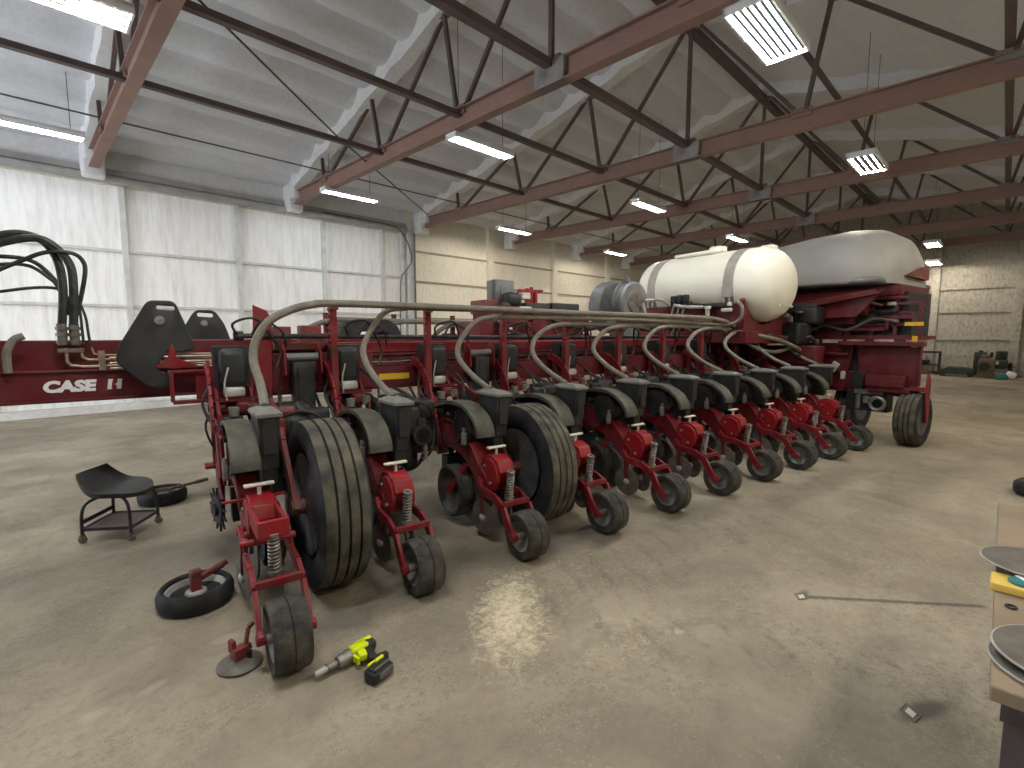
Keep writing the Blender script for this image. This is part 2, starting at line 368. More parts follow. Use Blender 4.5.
mb = MB(); mb.tube([(X0, Y1 - .13, 4.36), (DX1, Y1 - .13, 4.36)], .075, 12); mb.box(((X0 + DX1) / 2, Y1 - .06, 4.5), (DX1 - X0, .12, .1)); struct('trim_2', mb, mat('header_pipe', (.42, .42, .41), .5, .2, (.34, .33, .32), 4))
# girts and posts of the foam covered wall
k = 3
for x in (11.17, 14.43, 17.9, 21.4):
    mb = MB(); mb.box((x, Y1 - .05, 2.45), (.26, .16, 4.9)); struct('trim_%d' % k, mb, WALLF, None, .02); k += 1
for z in (.95, 1.95, 3.0, 3.85):
    mb = MB()
    for a, b in ((8.1, 11.04), (11.3, 14.3), (14.56, 17.77), (18.03, 21.27), (21.53, X1)): mb.box(((a + b) / 2, Y1 - .02, z), (b - a, .06, .05))
    struct('trim_%d' % k, mb, mat('girt_%d' % k, (.34, .31, .25), .8)); k += 1
mb = MB(); mb.prism(gable(0, 0), 'x', X1, X1 + .2); struct('wall_far', mb, FARF)
for y in (-3, .0 - .25, 2.0, 4.5, 8.2):
    mb = MB(); mb.box((X1 - .06, y, 2.6), (.14, .25, 5.2)); struct('trim_%d' % k, mb, FARF, None, .02); k += 1
for z in (1.3, 2.3, 3.15, 3.95):
    mb = MB(); mb.box((X1 - .03, (Y0 + Y1) / 2, z), (.07, Y1 - Y0, .06)); struct('trim_%d' % k, mb, FARF); k += 1
mb = MB(); mb.box(((X0 + X1) / 2, Y0 - .1, 2.6), (X1 - X0 + .4, .2, 5.2)); struct('wall_right', mb, FARF)
# rear gable wall, unseen; doorway added to light the white door
mb = MB(); OY0, OY1, OZ = 5.0, 11.6, 4.2
mb.box((X0 - .1, (Y0 + OY0) / 2, 2.1), (.2, OY0 - Y0 + .1, OZ)); mb.box((X0 - .1, (OY1 + Y1) / 2, 2.1), (.2, Y1 - OY1 + .2, OZ))
mb.prism([(Y0 - .1, OZ), (Y1 + .1, OZ), (Y1 + .1, roof_z(Y1) + .1), (RY, RZ + .1), (Y0 - .1, roof_z(Y0) + .1)], 'x', X0 - .2, X0); struct('wall_rear', mb, FARF)

# ------------------------------------------------------------ roof trusses
TX = [1.227 + 3.589 * i for i in range(7)]
BOT = [10.3, 8.0, 5.85, 4.1, 2.35, .2, -2.0]; TOP = [8.32, 6.2, 4.12, 2.0, -.1]
def topz(y): return 6.72 - .25 * abs(y - 4.12)
ORD = ['nearest', 'second', 'third', 'fourth', 'fifth', 'sixth', 'farthest']
t0 = empty('roof_truss', (TX[0], 0, 0), 0)
mb = MB(); mb.box((.0, (12.0 - 3.95) / 2, 4.60), (.025, 15.95, .26)); mb.box((.0, (12.0 - 3.95) / 2, 4.475), (.15, 15.95, .018)); mb.box((.0, (12.0 - 3.95) / 2, 4.725), (.15, 15.95, .018))
obj('bottom_chord', mb, TRUSS, t0)
for sgn, ya, yb in ((1, 4.12, 12.1), (-1, 4.12, -3.9)):
    mb = MB(); nn = 26; pts = [(ya + (yb - ya) * i / nn) for i in range(nn + 1)]
    vs = []; fs = []
    for i, y in enumerate(pts):
        z = topz(y); wv = .16 + .025 * math.sin(i * 1.9) if sgn > 0 else .12; dz = .05 + .02 * math.sin(i * 2.7)
        vs += [(-wv, y, z + .3), (-wv * .75, y, z - dz), (wv * .75, y, z - dz), (wv, y, z + .3)]
    for i in range(nn):
        for j in range(4): fs.append((i * 4 + j, i * 4 + (j + 1) % 4, (i + 1) * 4 + (j + 1) % 4, (i + 1) * 4 + j))
    fs += [(0, 1, 2, 3), (nn * 4 + 3, nn * 4 + 2, nn * 4 + 1, nn * 4)]
    mb.add(vs, fs); obj('top_chord', mb, HAUNF if sgn > 0 else CEILF, t0)
webs = [((10.3, 4.73), (10.35, 5.2)), ((10.2, 4.73), (8.36, 5.68)), ((8.05, 4.73), (8.30, 5.68)), ((7.95, 4.73), (6.24, 6.2)), ((5.9, 4.73), (6.18, 6.2)), ((5.8, 4.73), (4.18, 6.7)), ((4.1, 4.73), (4.1, 6.7)),
        ((2.4, 4.73), (4.04, 6.7)), ((2.3, 4.73), (2.04, 6.2)), ((.25, 4.73), (1.98, 6.2)), ((.15, 4.73), (-.06, 5.68)), ((-1.95, 4.73), (-.12, 5.68)), ((-2.05, 4.73), (-2.15, 5.15))]
for i, (a, b) in enumerate(webs):
    mb = MB(); off = .03 if i % 2 else -.03
    mb.bar((off, *a), (off, *b), .055, .055); obj('web_member', mb, TRUSSD, t0)
for y in (4.1,):
    mb = MB(); mb.box((0, y, 4.60), (.165, .46, .268)); mb.box((0, y, 4.77), (.05, .24, .08)); obj('gusset_plate', mb, GUS, t0)
for y in BOT:
    if y == 4.1: continue
    mb = MB(); mb.box((0, y, 4.72), (.09, .26, .13)); obj('gusset_plate', mb, TRUSS if y != .2 else GUS, t0)
mb = MB(); mb.box((0, 6.2, 6.2), (.09, .2, .14)); mb.box((0, 4.12, 6.68), (.1, .34, .2)); mb.box((0, 2.0, 6.2), (.09, .2, .14)); obj('ridge_plate', mb, GUS, t0)
mb = MB(); mb.rbox((0, 12.0, 4.62), (.34, .36, .62), .05); mb.rbox((0, 11.75, 4.72), (.30, .3, .3), .05); obj('foam_haunch', mb, HAUNF, t0)
for i, x in enumerate(TX):
    t = t0 if i == 0 else copy_tree(t0)
    t.location = (x, 0, 0)
    tag(t, 'red steel roof truss with pale foam haunch, %s of the row across the hall' % ORD[i], 'roof truss', 'red roof trusses spanning the hall')
# long braces along the hall
def brace(name, mbx, m, label, cat='brace', group='dark steel braces running along the hall'):
    tag(obj(name, mbx, m), label, cat, group)
for y, z, w, lb in ((8.0, 4.66, .09, 'dark steel brace along the hall, tying the truss joints nearest the white door wall'), (5.85, 4.66, .09, 'dark steel brace along the hall, second line out from the white door wall'),
                 (4.1, 4.70, .11, 'thick dark steel brace along the hall on the grey centre gussets'), (4.12, 6.60, .14, 'dark steel ridge beam along the peak of the roof'),
                 (.2, 4.82, .09, 'dark steel brace along the hall, farthest right of the lower lines'), (2.35, 5.55, .07, 'thin dark steel tie high along the hall just right of the ridge')):
    mb = MB(); mb.box(((X0 + X1) / 2, y, z), (X1 - X0, w, w * .8)); brace('roof_brace', mb, TRUSSD, lb)
mb = MB(); mb.tube([(X0, 10.4, 4.9), (X1, 10.4, 4.9)], .014, 6); tag(obj('conduit', mb, DSTL), 'thin grey conduit running along the hall close to the door wall', 'conduit')
mb = MB(); mb.tube([(1.25, 5.6, 4.75), (3.99, 7.94, 4.66), (7.9, 11.0, 4.62)], .014, 6); tag(obj('guy_cable', mb, DSTL), 'thin dark diagonal cable crossing from the near truss to the door corner', 'cable')
mb = MB(); mb.tube([(5.5, 12.0, 4.45), (7.3, 12.0, 4.42), (7.75, 11.98, 4.25), (7.98, 11.97, 3.85), (8.02, 11.97, 3.5), (7.8, 11.97, 3.2), (7.66, 11.97, 2.9), (7.62, 11.97, 1.4), (7.62, 11.97, .01)], .02, 8, 5); tag(obj('electrical_cable', mb, GREY), 'grey cable looping down the wall beside the white door', 'cable')
mb = MB(); mb.tube([(DX1 + .2, 12.0, 4.3), (DX1 + .2, 12.0, .01)], .03, 8); tag(obj('conduit', mb, GREY), 'grey vertical conduit on the post between white door and cream wall', 'conduit')

# ------------------------------------------------------------ lights
def light_fixture(x, y, z, kind, label, group, power, cool):
    e = empty('ceiling_light', (x, y, z), 0, label, 'ceiling light', group)
    L_, W = (1.15, .20) if kind == 'strip' else (1.1, .36)
    ntb = 2 if kind == 'strip' else (6 if kind == 'wide' else 4)
    mb = MB(); mb.box((0, 0, .07), (L_ + .08, W + .06, .03))
    for s in (-1, 1): mb.bar((-L_ / 2 - .04, s * (W / 2 + .02), .03), (L_ / 2 + .04, s * (W / 2 + .02), .03), .02, .07); mb.box((s * (L_ / 2 + .03), 0, .02), (.02, W + .05, .06))
    obj('housing', mb, WHITEP, e)
    if kind != 'strip': mb = MB(); mb.box((0, 0, .030), (L_ + .02, W + .01, .012)); obj('dark_backplate', mb, GAPPL, e)
    for i in range(ntb):
        yy = (i - (ntb - 1) / 2) * W / ntb
        mb = MB(); mb.tube([(-L_ / 2, yy, .0), (L_ / 2, yy, .0)], min(.010, W / ntb * .26), 8); obj('tube', mb, (TUBES if kind == 'strip' else TUBEC) if cool else (TUBEW if kind == 'strip' else TUBE), e)
    for s in (-1, 1):
        mb = MB(); mb.tube([(s * L_ * .4, 0, .06), (s * L_ * .4, 0, roof_z(y) - z)], .005, 5); obj('hanger_chain', mb, DSTL, e)
    return e
P = 42
LF = [(.35, 10.05, 4.4, 'strip', 'cool white strip light near the top left over the door wall', 1.3, True),
      (.40, 6.05, 4.4, 'bay', 'multi-tube bay light at the top left corner beside the nearest truss', 1, False),
      (.35, 1.9, 4.4, 'wide', 'multi-tube bay light above and behind the viewer', 1.0, True),
      (5.27, 10.1, 4.4, 'strip', 'cool white strip light between the second and third truss by the wall', 1.3, True),
      (5.4, 6.05, 4.4, 'strip', 'bright cool strip light hanging under the second brace line', 1.1, True),
      (5.4, 1.85, 4.4, 'wide', 'largest tube bay light, near the top of the view right of centre', 1.1, True),
      (10.3, 10.15, 4.4, 'strip', 'warm strip light over the cream wall just past the white door', 1.5, False),
      (10.55, 6.05, 4.4, 'strip', 'warm strip light hanging above the far end of the planter row', 1, False),
      (10.6, 1.9, 4.4, 'bay', 'warm five-tube bay light high right of the ridge line', 1, False),
      (15.7, 10.3, 4.4, 'strip', 'small warm strip light far along the left wall', 1.3, False),
      (16.0, 6.1, 4.4, 'strip', 'small warm strip light above the white tank', 1, False),
      (21.5, 1.9, 4.4, 'bay', 'small bay light just right of the grey seed bin', .8, False),
      (23.6, 2.02, 4.02, 'bay', 'lowest small bay light in front of the far wall', .4, False)]
for (x, y, z, kd, lb, pw, cl) in LF: light_fixture(x, y, z, kd, lb, 'tube lights hung from the roof', P * pw, cl)
for x, od in ((.35, 'nearest'), (3.0, 'second'), (5.4, 'third'), (8.0, 'fourth'), (10.6, 'fifth'), (16.0, 'farthest')):  # unseen row added to brighten the right side of the hall
    light_fixture(x, -2.2, 4.4, 'bay', '%s tube bay light added out of view along the right wall' % od, 'tube lights hung from the roof', P * 1.0, False)
# added area lamp outside that unseen doorway, brightening the white door
l = bpy.data.lights.new('daylight_fill', 'AREA'); l.shape = 'RECTANGLE'; l.size = 6.4; l.size_y = 4.0; l.energy = 430; l.color = (.93, .96, 1.0)
lo = bpy.data.objects.new('daylight_fill', l); COL.objects.link(lo); lo.location = (X0 - .4, (OY0 + OY1) / 2, 2.1); lo.rotation_euler = (0, -math.pi / 2, 0)
w = bpy.data.worlds.new('world'); SC.world = w; w.use_nodes = True
w.node_tree.nodes['Background'].inputs[0].default_value = (.75, .85, 1, 1); w.node_tree.nodes['Background'].inputs[1].default_value = 1.0

# ------------------------------------------------------------ the planter
PO = Vector((1.5773, 2.307, 0)); PAZ = -.1724
EP = Vector((math.cos(PAZ), math.sin(PAZ), 0)); EQ = Vector((-math.sin(PAZ), math.cos(PAZ), 0))
def W(p, q, z): v = PO + EP * p + EQ * q; return (v.x, v.y, z)
PL = empty('planter', tuple(PO), PAZ, 'large red row-crop planter folded for transport, with white tank and grey seed bin', 'planter')

def tire_prof(r, w, rib=4, tread=1, side=0):
    """cross-section of a ribbed tyre along its axle; returns lathe profile"""
    h = w / 2; sh = r * .93
    pr = [(-h * .55, r * .60, side), (-h * .85, r * .66, side), (-h, r * .78, side), (-h * .97, r * .9, side), (-h * .86, r * .975, tread)]
    g = .05 * r if rib else 0
    for i in range(rib):
        a = -h * .84 + (h * 1.68) * i / rib; b = -h * .84 + (h * 1.68) * (i + 1) / rib; e = (b - a) * .12
        crown = lambda x: r * (1 - .02 * (x / h) ** 2)
        pr += [(a + e, crown(a + e), tread), (b - e, crown(b - e), side)]
        if i < rib - 1: pr += [(b - e * .6, crown(b) - g, side), (b + e * .6, crown(b) - g, tread)]
    pr += [(h * .86, r * .975, side), (h * .97, r * .9, side), (h, r * .78, side), (h * .85, r * .66, side), (h * .55, r * .60, side)]
    return pr

def build_unit():
    u = MB()
    # curved main frame, arching over the gauge wheels
    u.prism([(1.16, .78), (1.02, .815), (.88, .81), (.74, .77), (.62, .70), (.52, .61), (.46, .53), (.38, .47), (.38, .36), (.50, .38), (.58, .46), (.68, .535), (.80, .58), (.95, .585), (1.08, .55), (1.16, .48)], 'x', -.08, .08)
    u.prism([(1.04, .82), (.88, .82), (.74, .78), (.62, .71), (.52, .62), (.46, .54), (.46, .525), (.52, .60), (.62, .69), (.74, .76), (.88, .80), (1.02, .80)], 'x', -.095, -.08)
    # tower and links
    for s in (-.115, .095):
        u.prism([(1.05, .52), (1.18, .52), (1.20, .98), (1.12, .98)], 'x', s, s + .02)
        u.bar((s + .01, 1.14, .92), (s + .01, 1.42, 1.16), .02, .05); u.bar((s + .01, 1.14, .62), (s + .01, 1.42, .98), .025, .05)
    u.prism([(.95, .60), (1.05, .60), (1.16, .95), (1.10, .95)], 'x', -.14, -.125)
    arc = []
    for i in range(9):
        t = i / 8 * math.pi / 2; arc.append((1.02 + .36 * math.cos(math.pi / 2 - t) , .86 + .40 * math.sin(math.pi / 2 - t)))
    for i in range(8):
        a, b = arc[i], arc[i + 1]
        u.bar((-.15, 1.46 - (a[0] - 1.02), a[1]), (-.15, 1.46 - (b[0] - 1.02), b[1]), .02, .07)
    u.box((0, 1.39, 1.10), (.26, .06, .36))
    root = obj('row_unit', u, RED, PL, .004)
    u = MB()
    # rear casting
    for s in (-.075, .05):
        c = [(.365 + .118 * math.cos(t), .495 + .118 * math.sin(t)) for t in [2 * math.pi * i / 20 for i in range(20)]]
        u.prism(c, 'x', s, s + .025)
    u.prism([(.26, .60), (.34, .635), (.44, .62), (.47, .58), (.47, .42), (.40, .40), (.30, .45), (.235, .53)], 'x', -.06, .06)
    u.cyl((-.115, .44, .42), (.115, .44, .42), .022)
    obj('closing_casting', u, BRED, root, .004)
    for (bq, bz) in ((.41, .55), (.33, .44)): m = MB(); m.lathe([(-.088, .010), (-.074, .013)], 'x', (0, bq, bz), 6); obj('casting_bolt', m, CRIM, root)
    # upright post with latch for the seed tubes
    m = MB(); m.box((-.12, 1.22, 1.36), (.05, .05, .74)); m.box((-.12, 1.19, 1.70), (.065, .03, .06))
    for i in range(7): m.lathe([(-.045, .014), (-.03, .014)], 'x', (-.12, 1.185, 1.40 + i * .045), 8)
    obj('tube_post', m, RED, root, .003)
    # closing fork
    m = MB()
    for s in (-1, 1):
        x = s * .105
        pts = [(x * .9, .47, .44), (x, .40, .375), (x, .24, .365), (x, .13, .32), (x, .03, .17), (x, -.01, .15)]
        for a, b in zip(pts[:-1], pts[1:]): m.bar(a, b, .022, .06)
        m.cyl((x - .02 * s, 0, .158), (x + .02 * s, 0, .158), .026, 12)
    m.bar((-.105, .13, .345), (.105, .13, .345), .03, .035)
    fk = obj('closing_fork', m, RED, root, .003)
    m = MB(); m.lathe([(-.02, .045, 1), (-.05, .09, 1), (-.07, .10, 0), (-.08, .135, 0), (-.078, .148, 0), (-.066, .156, 0), (-.006, .160, 0), (-.003, .154, 0), (.003, .154, 0), (.006, .160, 0), (.066, .156, 0), (.078, .148, 0), (.08, .135, 0), (.07, .10, 1), (.05, .09, 1), (.02, .045, 1)], 'x', (0, 0, .16), 36)
    m.lathe([(-.085, .022, 1), (.085, .022, 1)], 'x', (0, 0, .16), 12); m.m[-14:] = [1] * 14
    obj('closing_wheel', m, [WHRUB, CRIM], root)
    m = MB(); m.helix((0, .185, .54), (0, .210, .35), .024, .006, 10); m.cyl((0, .18, .56), (0, .215, .33), .012, 8); m.cyl((0, .183, .55), (0, .187, .535), .030, 12); m.cyl((0, .203, .358), (0, .208, .338), .034, 12)
    obj('closing_spring', m, STL, root)
    m = MB(); m.rbox((0, .37, .685), (.15, .035, .016), .006); m.cyl((0, .37, .68), (0, .37, .60), .011, 8); m.cyl((0, .37, .60), (0, .37, .625), .022, 10)
    obj('adjusting_handle', m, CREAM, root)
    # gauge wheels: two copies of one mesh
    m = MB(); r = .205; m.lathe([(-.01, .05, 1), (-.02, .13, 1), (-.035, .15, 1), (-.055, .165, 0), (-.06, .185, 0), (-.052, .2, 0), (-.03, r, 0), (.04, r, 0), (.055, .195, 0), (.06, .17, 0), (.04, .155, 1), (.02, .14, 1), (.0, .05, 1)], 'x', (0, 0, 0), 36)
    m.lathe([(-.05, .03, 1), (.04, .03, 1)], 'x', (0, 0, 0), 12); m.m[-14:] = [1] * 14
    g = obj('gauge_wheel', m, [WHRUB, GRIM], root, loc=(-.095, .82, .27))
    g2 = g.copy(); COL.objects.link(g2); g2.parent = root; g2.location = (.115, .86, .225); g2.rotation_euler = (0, 0, math.pi)
    m = MB(); m.bar((-.09, .66, .50), (-.155, .82, .27), .02, .045); obj('gauge_arm', m, RED, root)
    m = MB(); m.bar((.09, .70, .48), (.175, .86, .225), .02, .045); obj('gauge_arm', m, RED, root)
    m = MB()
    m.lathe([(-.03, .04), (-.008, .045), (-.006, .19), (.006, .19), (.008, .045), (.03, .04)], 'x', (0, .72, .21), 32)
    obj('opener_disc', m, DSTL, root)
    m = MB(); m.lathe([(-.004, .12, 0), (-.002, .125, 0), (.004, .12, 0)], 'x', (0, 0, 0), 28); m.lathe([(-.024, .016, 1), (-.018, .026, 1), (.02, .026, 1)], 'x', (0, 0, 0), 12); m.m[-26:] = [1] * 26
    d = obj('closing_disc', m, [DSTL, RIM], root, loc=(-.095, .40, .175), rot=(0, 0, R(8)))
    d2 = d.copy(); COL.objects.link(d2); d2.parent = root; d2.location = (.095, .40, .175); d2.rotation_euler = (0, 0, R(172))
    m = MB(); m.bar((-.09, .42, .38), (-.10, .40, .175), .02, .04); obj('disc_bracket', m, DRED, root); m = MB(); m.bar((.09, .42, .38), (.10, .40, .175), .02, .04); obj('disc_bracket', m, DRED, root)
    # seed meter: drum with curved shroud
    m = MB(); m.lathe([(-.10, .06, 0), (-.11, .10, 0), (-.10, .135, 0), (-.05, .145, 0), (.02, .145, 0)], 'x', (.0, .70, .80), 28)
    m.box((-.02, .88, .86), (.12, .30, .16)); m.box((.0, .70, .80), (.10, .26, .12)); m.rbox((-.11, .62, .74), (.05, .07, .09), .01); m.cyl((-.15, .86, .86), (-.06, .86, .86), .02, 10)
    m.tube([(-.12, .95, .70), (-.15, .85, .66), (-.13, .70, .68), (-.13, .62, .80)], .012, 6, 4)
    mt = obj('seed_meter', m, BLK, root)
    m = MB(); m.lathe([(-.012, .012), (0, .016)], 'x', (-.125, .86, .87), 8); obj('meter_bolt', m, LID, root)
    m = MB(); m.rbox((-.135, .60, .72), (.03, .04, .09), .006); m.cyl((-.135, .60, .75), (-.135, .60, .80), .013, 8); obj('meter_clip', m, LID, root)
    m = MB(); out = [(1.05, .93), (.94, .965), (.82, .985), (.70, .992), (.58, .98), (.49, .945), (.42, .90), (.375, .845), (.355, .80), (.355, .765)]
    inn = [(.382, .765), (.385, .80), (.405, .84), (.45, .885), (.51, .92), (.59, .95), (.70, .962), (.82, .955), (.94, .935), (1.04, .905)]
    vs = []; nn = len(out)
    for i in range(nn):
        wl_ = -.15 - .02 * (i / nn); wr = -.08 + .06 * min(1, i / 4)
        o_, n_ = out[i], inn[nn - 1 - i]
        vs += [(wl_, *o_), (wr, *o_), (wr, *n_), (wl_, *n_)]
    fs = [(i * 4 + j, i * 4 + (j + 1) % 4, (i + 1) * 4 + (j + 1) % 4, (i + 1) * 4 + j) for i in range(nn - 1) for j in range(4)] + [(3, 2, 1, 0), ((nn - 1) * 4, (nn - 1) * 4 + 1, (nn - 1) * 4 + 2, (nn - 1) * 4 + 3)]
    m.add(vs, fs); obj('meter_shroud', m, SHR, root, .004, 50)
    # mini hopper and its lid
    m = MB(); m.box((.065, .50, .90), (.115, .26, .30), taper=.74); m.box((.065, .52, .72), (.08, .16, .12)); m.box((.065, .375, .94), (.07, .01, .2)); obj('mini_hopper', m, CHAR, root, .012)
    m = MB(); m.box((.065, .50, 1.055), (.135, .29, .022)); m.add([(0, .36, 1.065), (.13, .36, 1.065), (.13, .64, 1.065), (0, .64, 1.065), (.025, .41, 1.085), (.105, .41, 1.085), (.105, .59, 1.085), (.025, .59, 1.085)], [(4, 5, 6, 7), (0, 1, 5, 4), (1, 2, 6, 5), (2, 3, 7, 6), (3, 0, 4, 7), (3, 2, 1, 0)]); obj('hopper_lid', m, LID, root, .004)
    # dark drive cover on the bar with a grey cup below
    m = MB(); m.rbox((0, 1.33, 1.265), (.17, .16, .26), .045); m.box((0, 1.40, 1.27), (.22, .12, .28)); obj('drive_cover', m, CHAR, root)
    m = MB(); m.rbox((0, 1.31, 1.10), (.13, .13, .07), .02); m.tube([(-.03, 1.25, 1.27), (-.06, 1.235, 1.16), (-.05, 1.25, 1.05)], .006, 6, 3); obj('drive_cup', m, RIM, root)
    # down-force cylinder, brackets, cables
    m = MB(); m.cyl((.0, 1.12, .60), (.0, 1.34, .98), .035, 12); m.cyl((.0, 1.05, .50), (.0, 1.2, .74), .018, 8); m.box((.0, 1.02, .40), (.16, .10, .2)); m.rbox((.19, 1.16, .86), (.12, .16, .26), .02); m.rbox((-.03, 1.22, .86), (.13, .1, .18), .02)
    m.lathe([(-.02, .08), (-.02, .11), (.02, .11), (.02, .08)], 'x', (.20, 1.02, .66), 18); m.box((.2, 1.0, .52), (.1, .14, .16)); obj('down_force_cylinder', m, BLK, root)
    m = MB()
    for (a, r_) in (([(-.10, 1.40, 1.20), (-.19, 1.25, 1.05), (-.15, 1.12, .92), (-.10, 1.0, .90)], .010), ([(.10, 1.40, 1.25), (.20, 1.22, 1.10), (.17, 1.12, .95), (.12, .95, .86)], .009), ([(.05, 1.42, 1.05), (.10, 1.25, .82), (.06, 1.15, .58), (.12, 1.0, .40)], .012), ([(-.06, 1.40, 1.02), (-.18, 1.26, .90), (-.12, 1.18, .70), (.0, 1.1, .62)], .008),
                    ([(.16, 1.40, 1.02), (.26, 1.25, .90), (.22, 1.1, .6), (.16, .95, .5)], .011)): m.tube(a, r_, 6, 5)
    obj('cable_loop', m, BHOSE, root)
    m = MB(); m.cyl((.40, .78, .56), (.40, .80, .76), .018, 10)
    for i in range(5): m.lathe([(-.008, .024), (.008, .024)], 'z', (.398, .79, .57 + .04 * i), 10)
    obj('damper', m, LID, root)
    m = MB(); m.cyl((-.16, 1.30, 1.0), (-.06, 1.30, 1.0), .03, 10); m.rbox((.05, 1.22, 1.0), (.1, .08, .08), .02); m.cyl((.13, 1.24, .97), (.13, 1.24, 1.03), .03, 10); m.box((.0, 1.28, 1.05), (.34, .06, .02)); obj('valve_block', m, DRED, root)
    m = MB(); m.lathe([(-.03, .03), (.03, .035)], 'z', (-.02, 1.18, .98), 10); obj('hose_fitting', m, LID, root)
    m = MB(); m.lathe([(-.03, .03), (.03, .035)], 'z', (.10, 1.18, .99), 10); obj('hose_fitting', m, LID, root)
    # row cleaner, manifold and hoses filling the space ahead of the meter
    m = MB(); m.rbox((.34, 1.20, .88), (.22, .22, .26), .03); m.rbox((.28, 1.12, .66), (.14, .24, .22), .03); m.rbox((.44, 1.26, .68), (.16, .16, .30), .03); m.box((.36, 1.30, .52), (.30, .10, .14)); m.cyl((.22, 1.05, .80), (.50, 1.05, .80), .045, 12); m.rbox((.38, 1.08, .52), (.12, .18, .16), .03)
    m.bar((.30, 1.25, .50), (.28, 1.02, .34), .05, .05); obj('row_cleaner_mount', m, BLK, root)
    m = MB(); m.rbox((.30, .86, .86), (.13, .20, .22), .03); m.rbox((.44, .92, .92), (.16, .14, .16), .03); m.rbox((.26, .88, .66), (.10, .16, .20), .02); m.rbox((.50, .95, .74), (.12, .14, .24), .03); m.box((.38, .95, .62), (.26, .06, .08)); m.cyl((.34, .80, .98), (.34, .95, 1.02), .03, 10)
    m.lathe([(-.015, .055), (-.015, .075), (.015, .075), (.015, .055), (-.015, .055)], 'y', (.36, .74, .76), 20); m.box((.36, .80, .80), (.06, .12, .16)); obj('fertilizer_pump', m, BLK, root)
    m = MB(); m.tube([(.20, .96, .92), (.30, .80, 1.0), (.42, .76, .96), (.50, .84, .80), (.46, .80, .62), (.36, .84, .52)], .010, 6, 5); obj('hydraulic_loop', m, BHOSE, root)
    m = MB(); m.lathe([(-.01, .14), (.01, .14)], 'x', (.27, 1.0, .33), 14); m.lathe([(-.03, .05), (.03, .05)], 'x', (.27, 1.0, .33), 12)
    for k_ in range(10):
        a = 2 * math.pi * k_ / 10; m.bar((.27, 1.0 + .13 * math.cos(a), .33 + .13 * math.sin(a)), (.27, 1.0 + .19 * math.cos(a + .25), .33 + .19 * math.sin(a + .25)), .012, .03)
    obj('row_cleaner_wheel', m, BLK, root)
    m = MB()
    for (a, r_) in (([(.30, 1.38, 1.10), (.26, 1.15, 1.02), (.24, 1.0, .85), (.30, .95, .66), (.40, 1.0, .60), (.46, 1.05, .75), (.42, 1.1, .92)], .013), ([(.40, 1.38, 1.05), (.50, 1.2, .95), (.52, 1.02, .70), (.45, 1.0, .48), (.34, 1.05, .42)], .014),
                    ([(.20, 1.35, 1.0), (.19, 1.1, .90), (.22, .98, .72), (.20, .95, .5)], .010), ([(.55, 1.4, 1.05), (.56, 1.2, .88), (.50, 1.05, .84), (.36, 1.02, .88)], .012)): m.tube(a, r_, 6, 5)
    obj('hydraulic_loop', m, BHOSE, root)
    return root
U0 = build_unit()
def child(root, base): return [c for c in root.children if c.name.split('.')[0] == base]
units = []
for i in range(-1, 9):
    u = U0 if i == -1 else copy_tree(U0, PL)
    u.location = (.762 * i, 0, 0); units.append(u)
    if i == -1: u.location = (-.775, 0, 0)
# the end unit hangs lower and its closing wheel is let down
for nme in ('tube_post', 'gauge_arm'):
    bpy.data.objects.remove(child(U0, nme)[0])
for c in child(U0, 'gauge_wheel'):
    if c.location.x < 0: bpy.data.objects.remove(c)
for nme, dq, dz in (('closing_fork', -.24, .0), ('closing_wheel', -.26, .0), ('closing_spring', -.20, .0)):
    for c in child(U0, nme): c.location = (c.location.x, c.location.y + dq, c.location.z + dz)
for c in child(U0, 'meter_shroud') + child(U0, 'seed_meter'): c.location.x += .035
m = MB()   # longer arms that reach from its casting to the dropped fork
for s in (-1, 1): m.bar((s * .10, .44, .43), (s * .10, .18, .42), .02, .05); m.bar((s * .06, .34, .56), (s * .06, .0, .56), .02, .09)
m.box((0, -.02, .57), (.14, .03, .08)); m.cyl((-.13, .16, .45), (.13, .16, .45), .018, 10); m.tube([(-.17, .42, .60), (.14, .42, .60)], .009, 8)
obj('extension_arm', m, BRED, U0, .004)
m = MB()   # residue wheel in front of the end unit
m.lathe([(-.012, .09), (.012, .09)], 'x', (0, 0, 0), 24); m.lathe([(-.03, .04), (.03, .04)], 'x', (0, 0, 0), 14)
for k_ in range(13):
    a = 2 * math.pi * k_ / 13
    m.add([(-.006, .085 * math.cos(a - .16), .085 * math.sin(a - .16)), (-.006, .085 * math.cos(a + .16), .085 * math.sin(a + .16)), (-.006, .145 * math.cos(a + .13), .145 * math.sin(a + .13)),
           (.006, .085 * math.cos(a - .16), .085 * math.sin(a - .16)), (.006, .085 * math.cos(a + .16), .085 * math.sin(a + .16)), (.006, .145 * math.cos(a + .13), .145 * math.sin(a + .13))], [(0, 1, 2), (5, 4, 3), (0, 3, 4, 1), (1, 4, 5, 2), (2, 5, 3, 0)])
obj('residue_wheel', m, BLK, U0, loc=(-.15, 1.10, .36), rot=(0, 0, R(14)))
m = MB(); m.bar((-.10, 1.20, .62), (-.12, 1.10, .36), .02, .05); m.prism([(1.22, .60), (1.30, .60), (1.40, 1.30), (1.34, 1.32)], 'x', -.15, -.13); m.prism([(1.0, .45), (1.1, .42), (1.30, .62), (1.25, .75)], 'x', -.14, -.12)
m.box((-.12, 1.25, .62), (.16, .12, .02)); obj('end_bracket', m, RED, U0, .003)
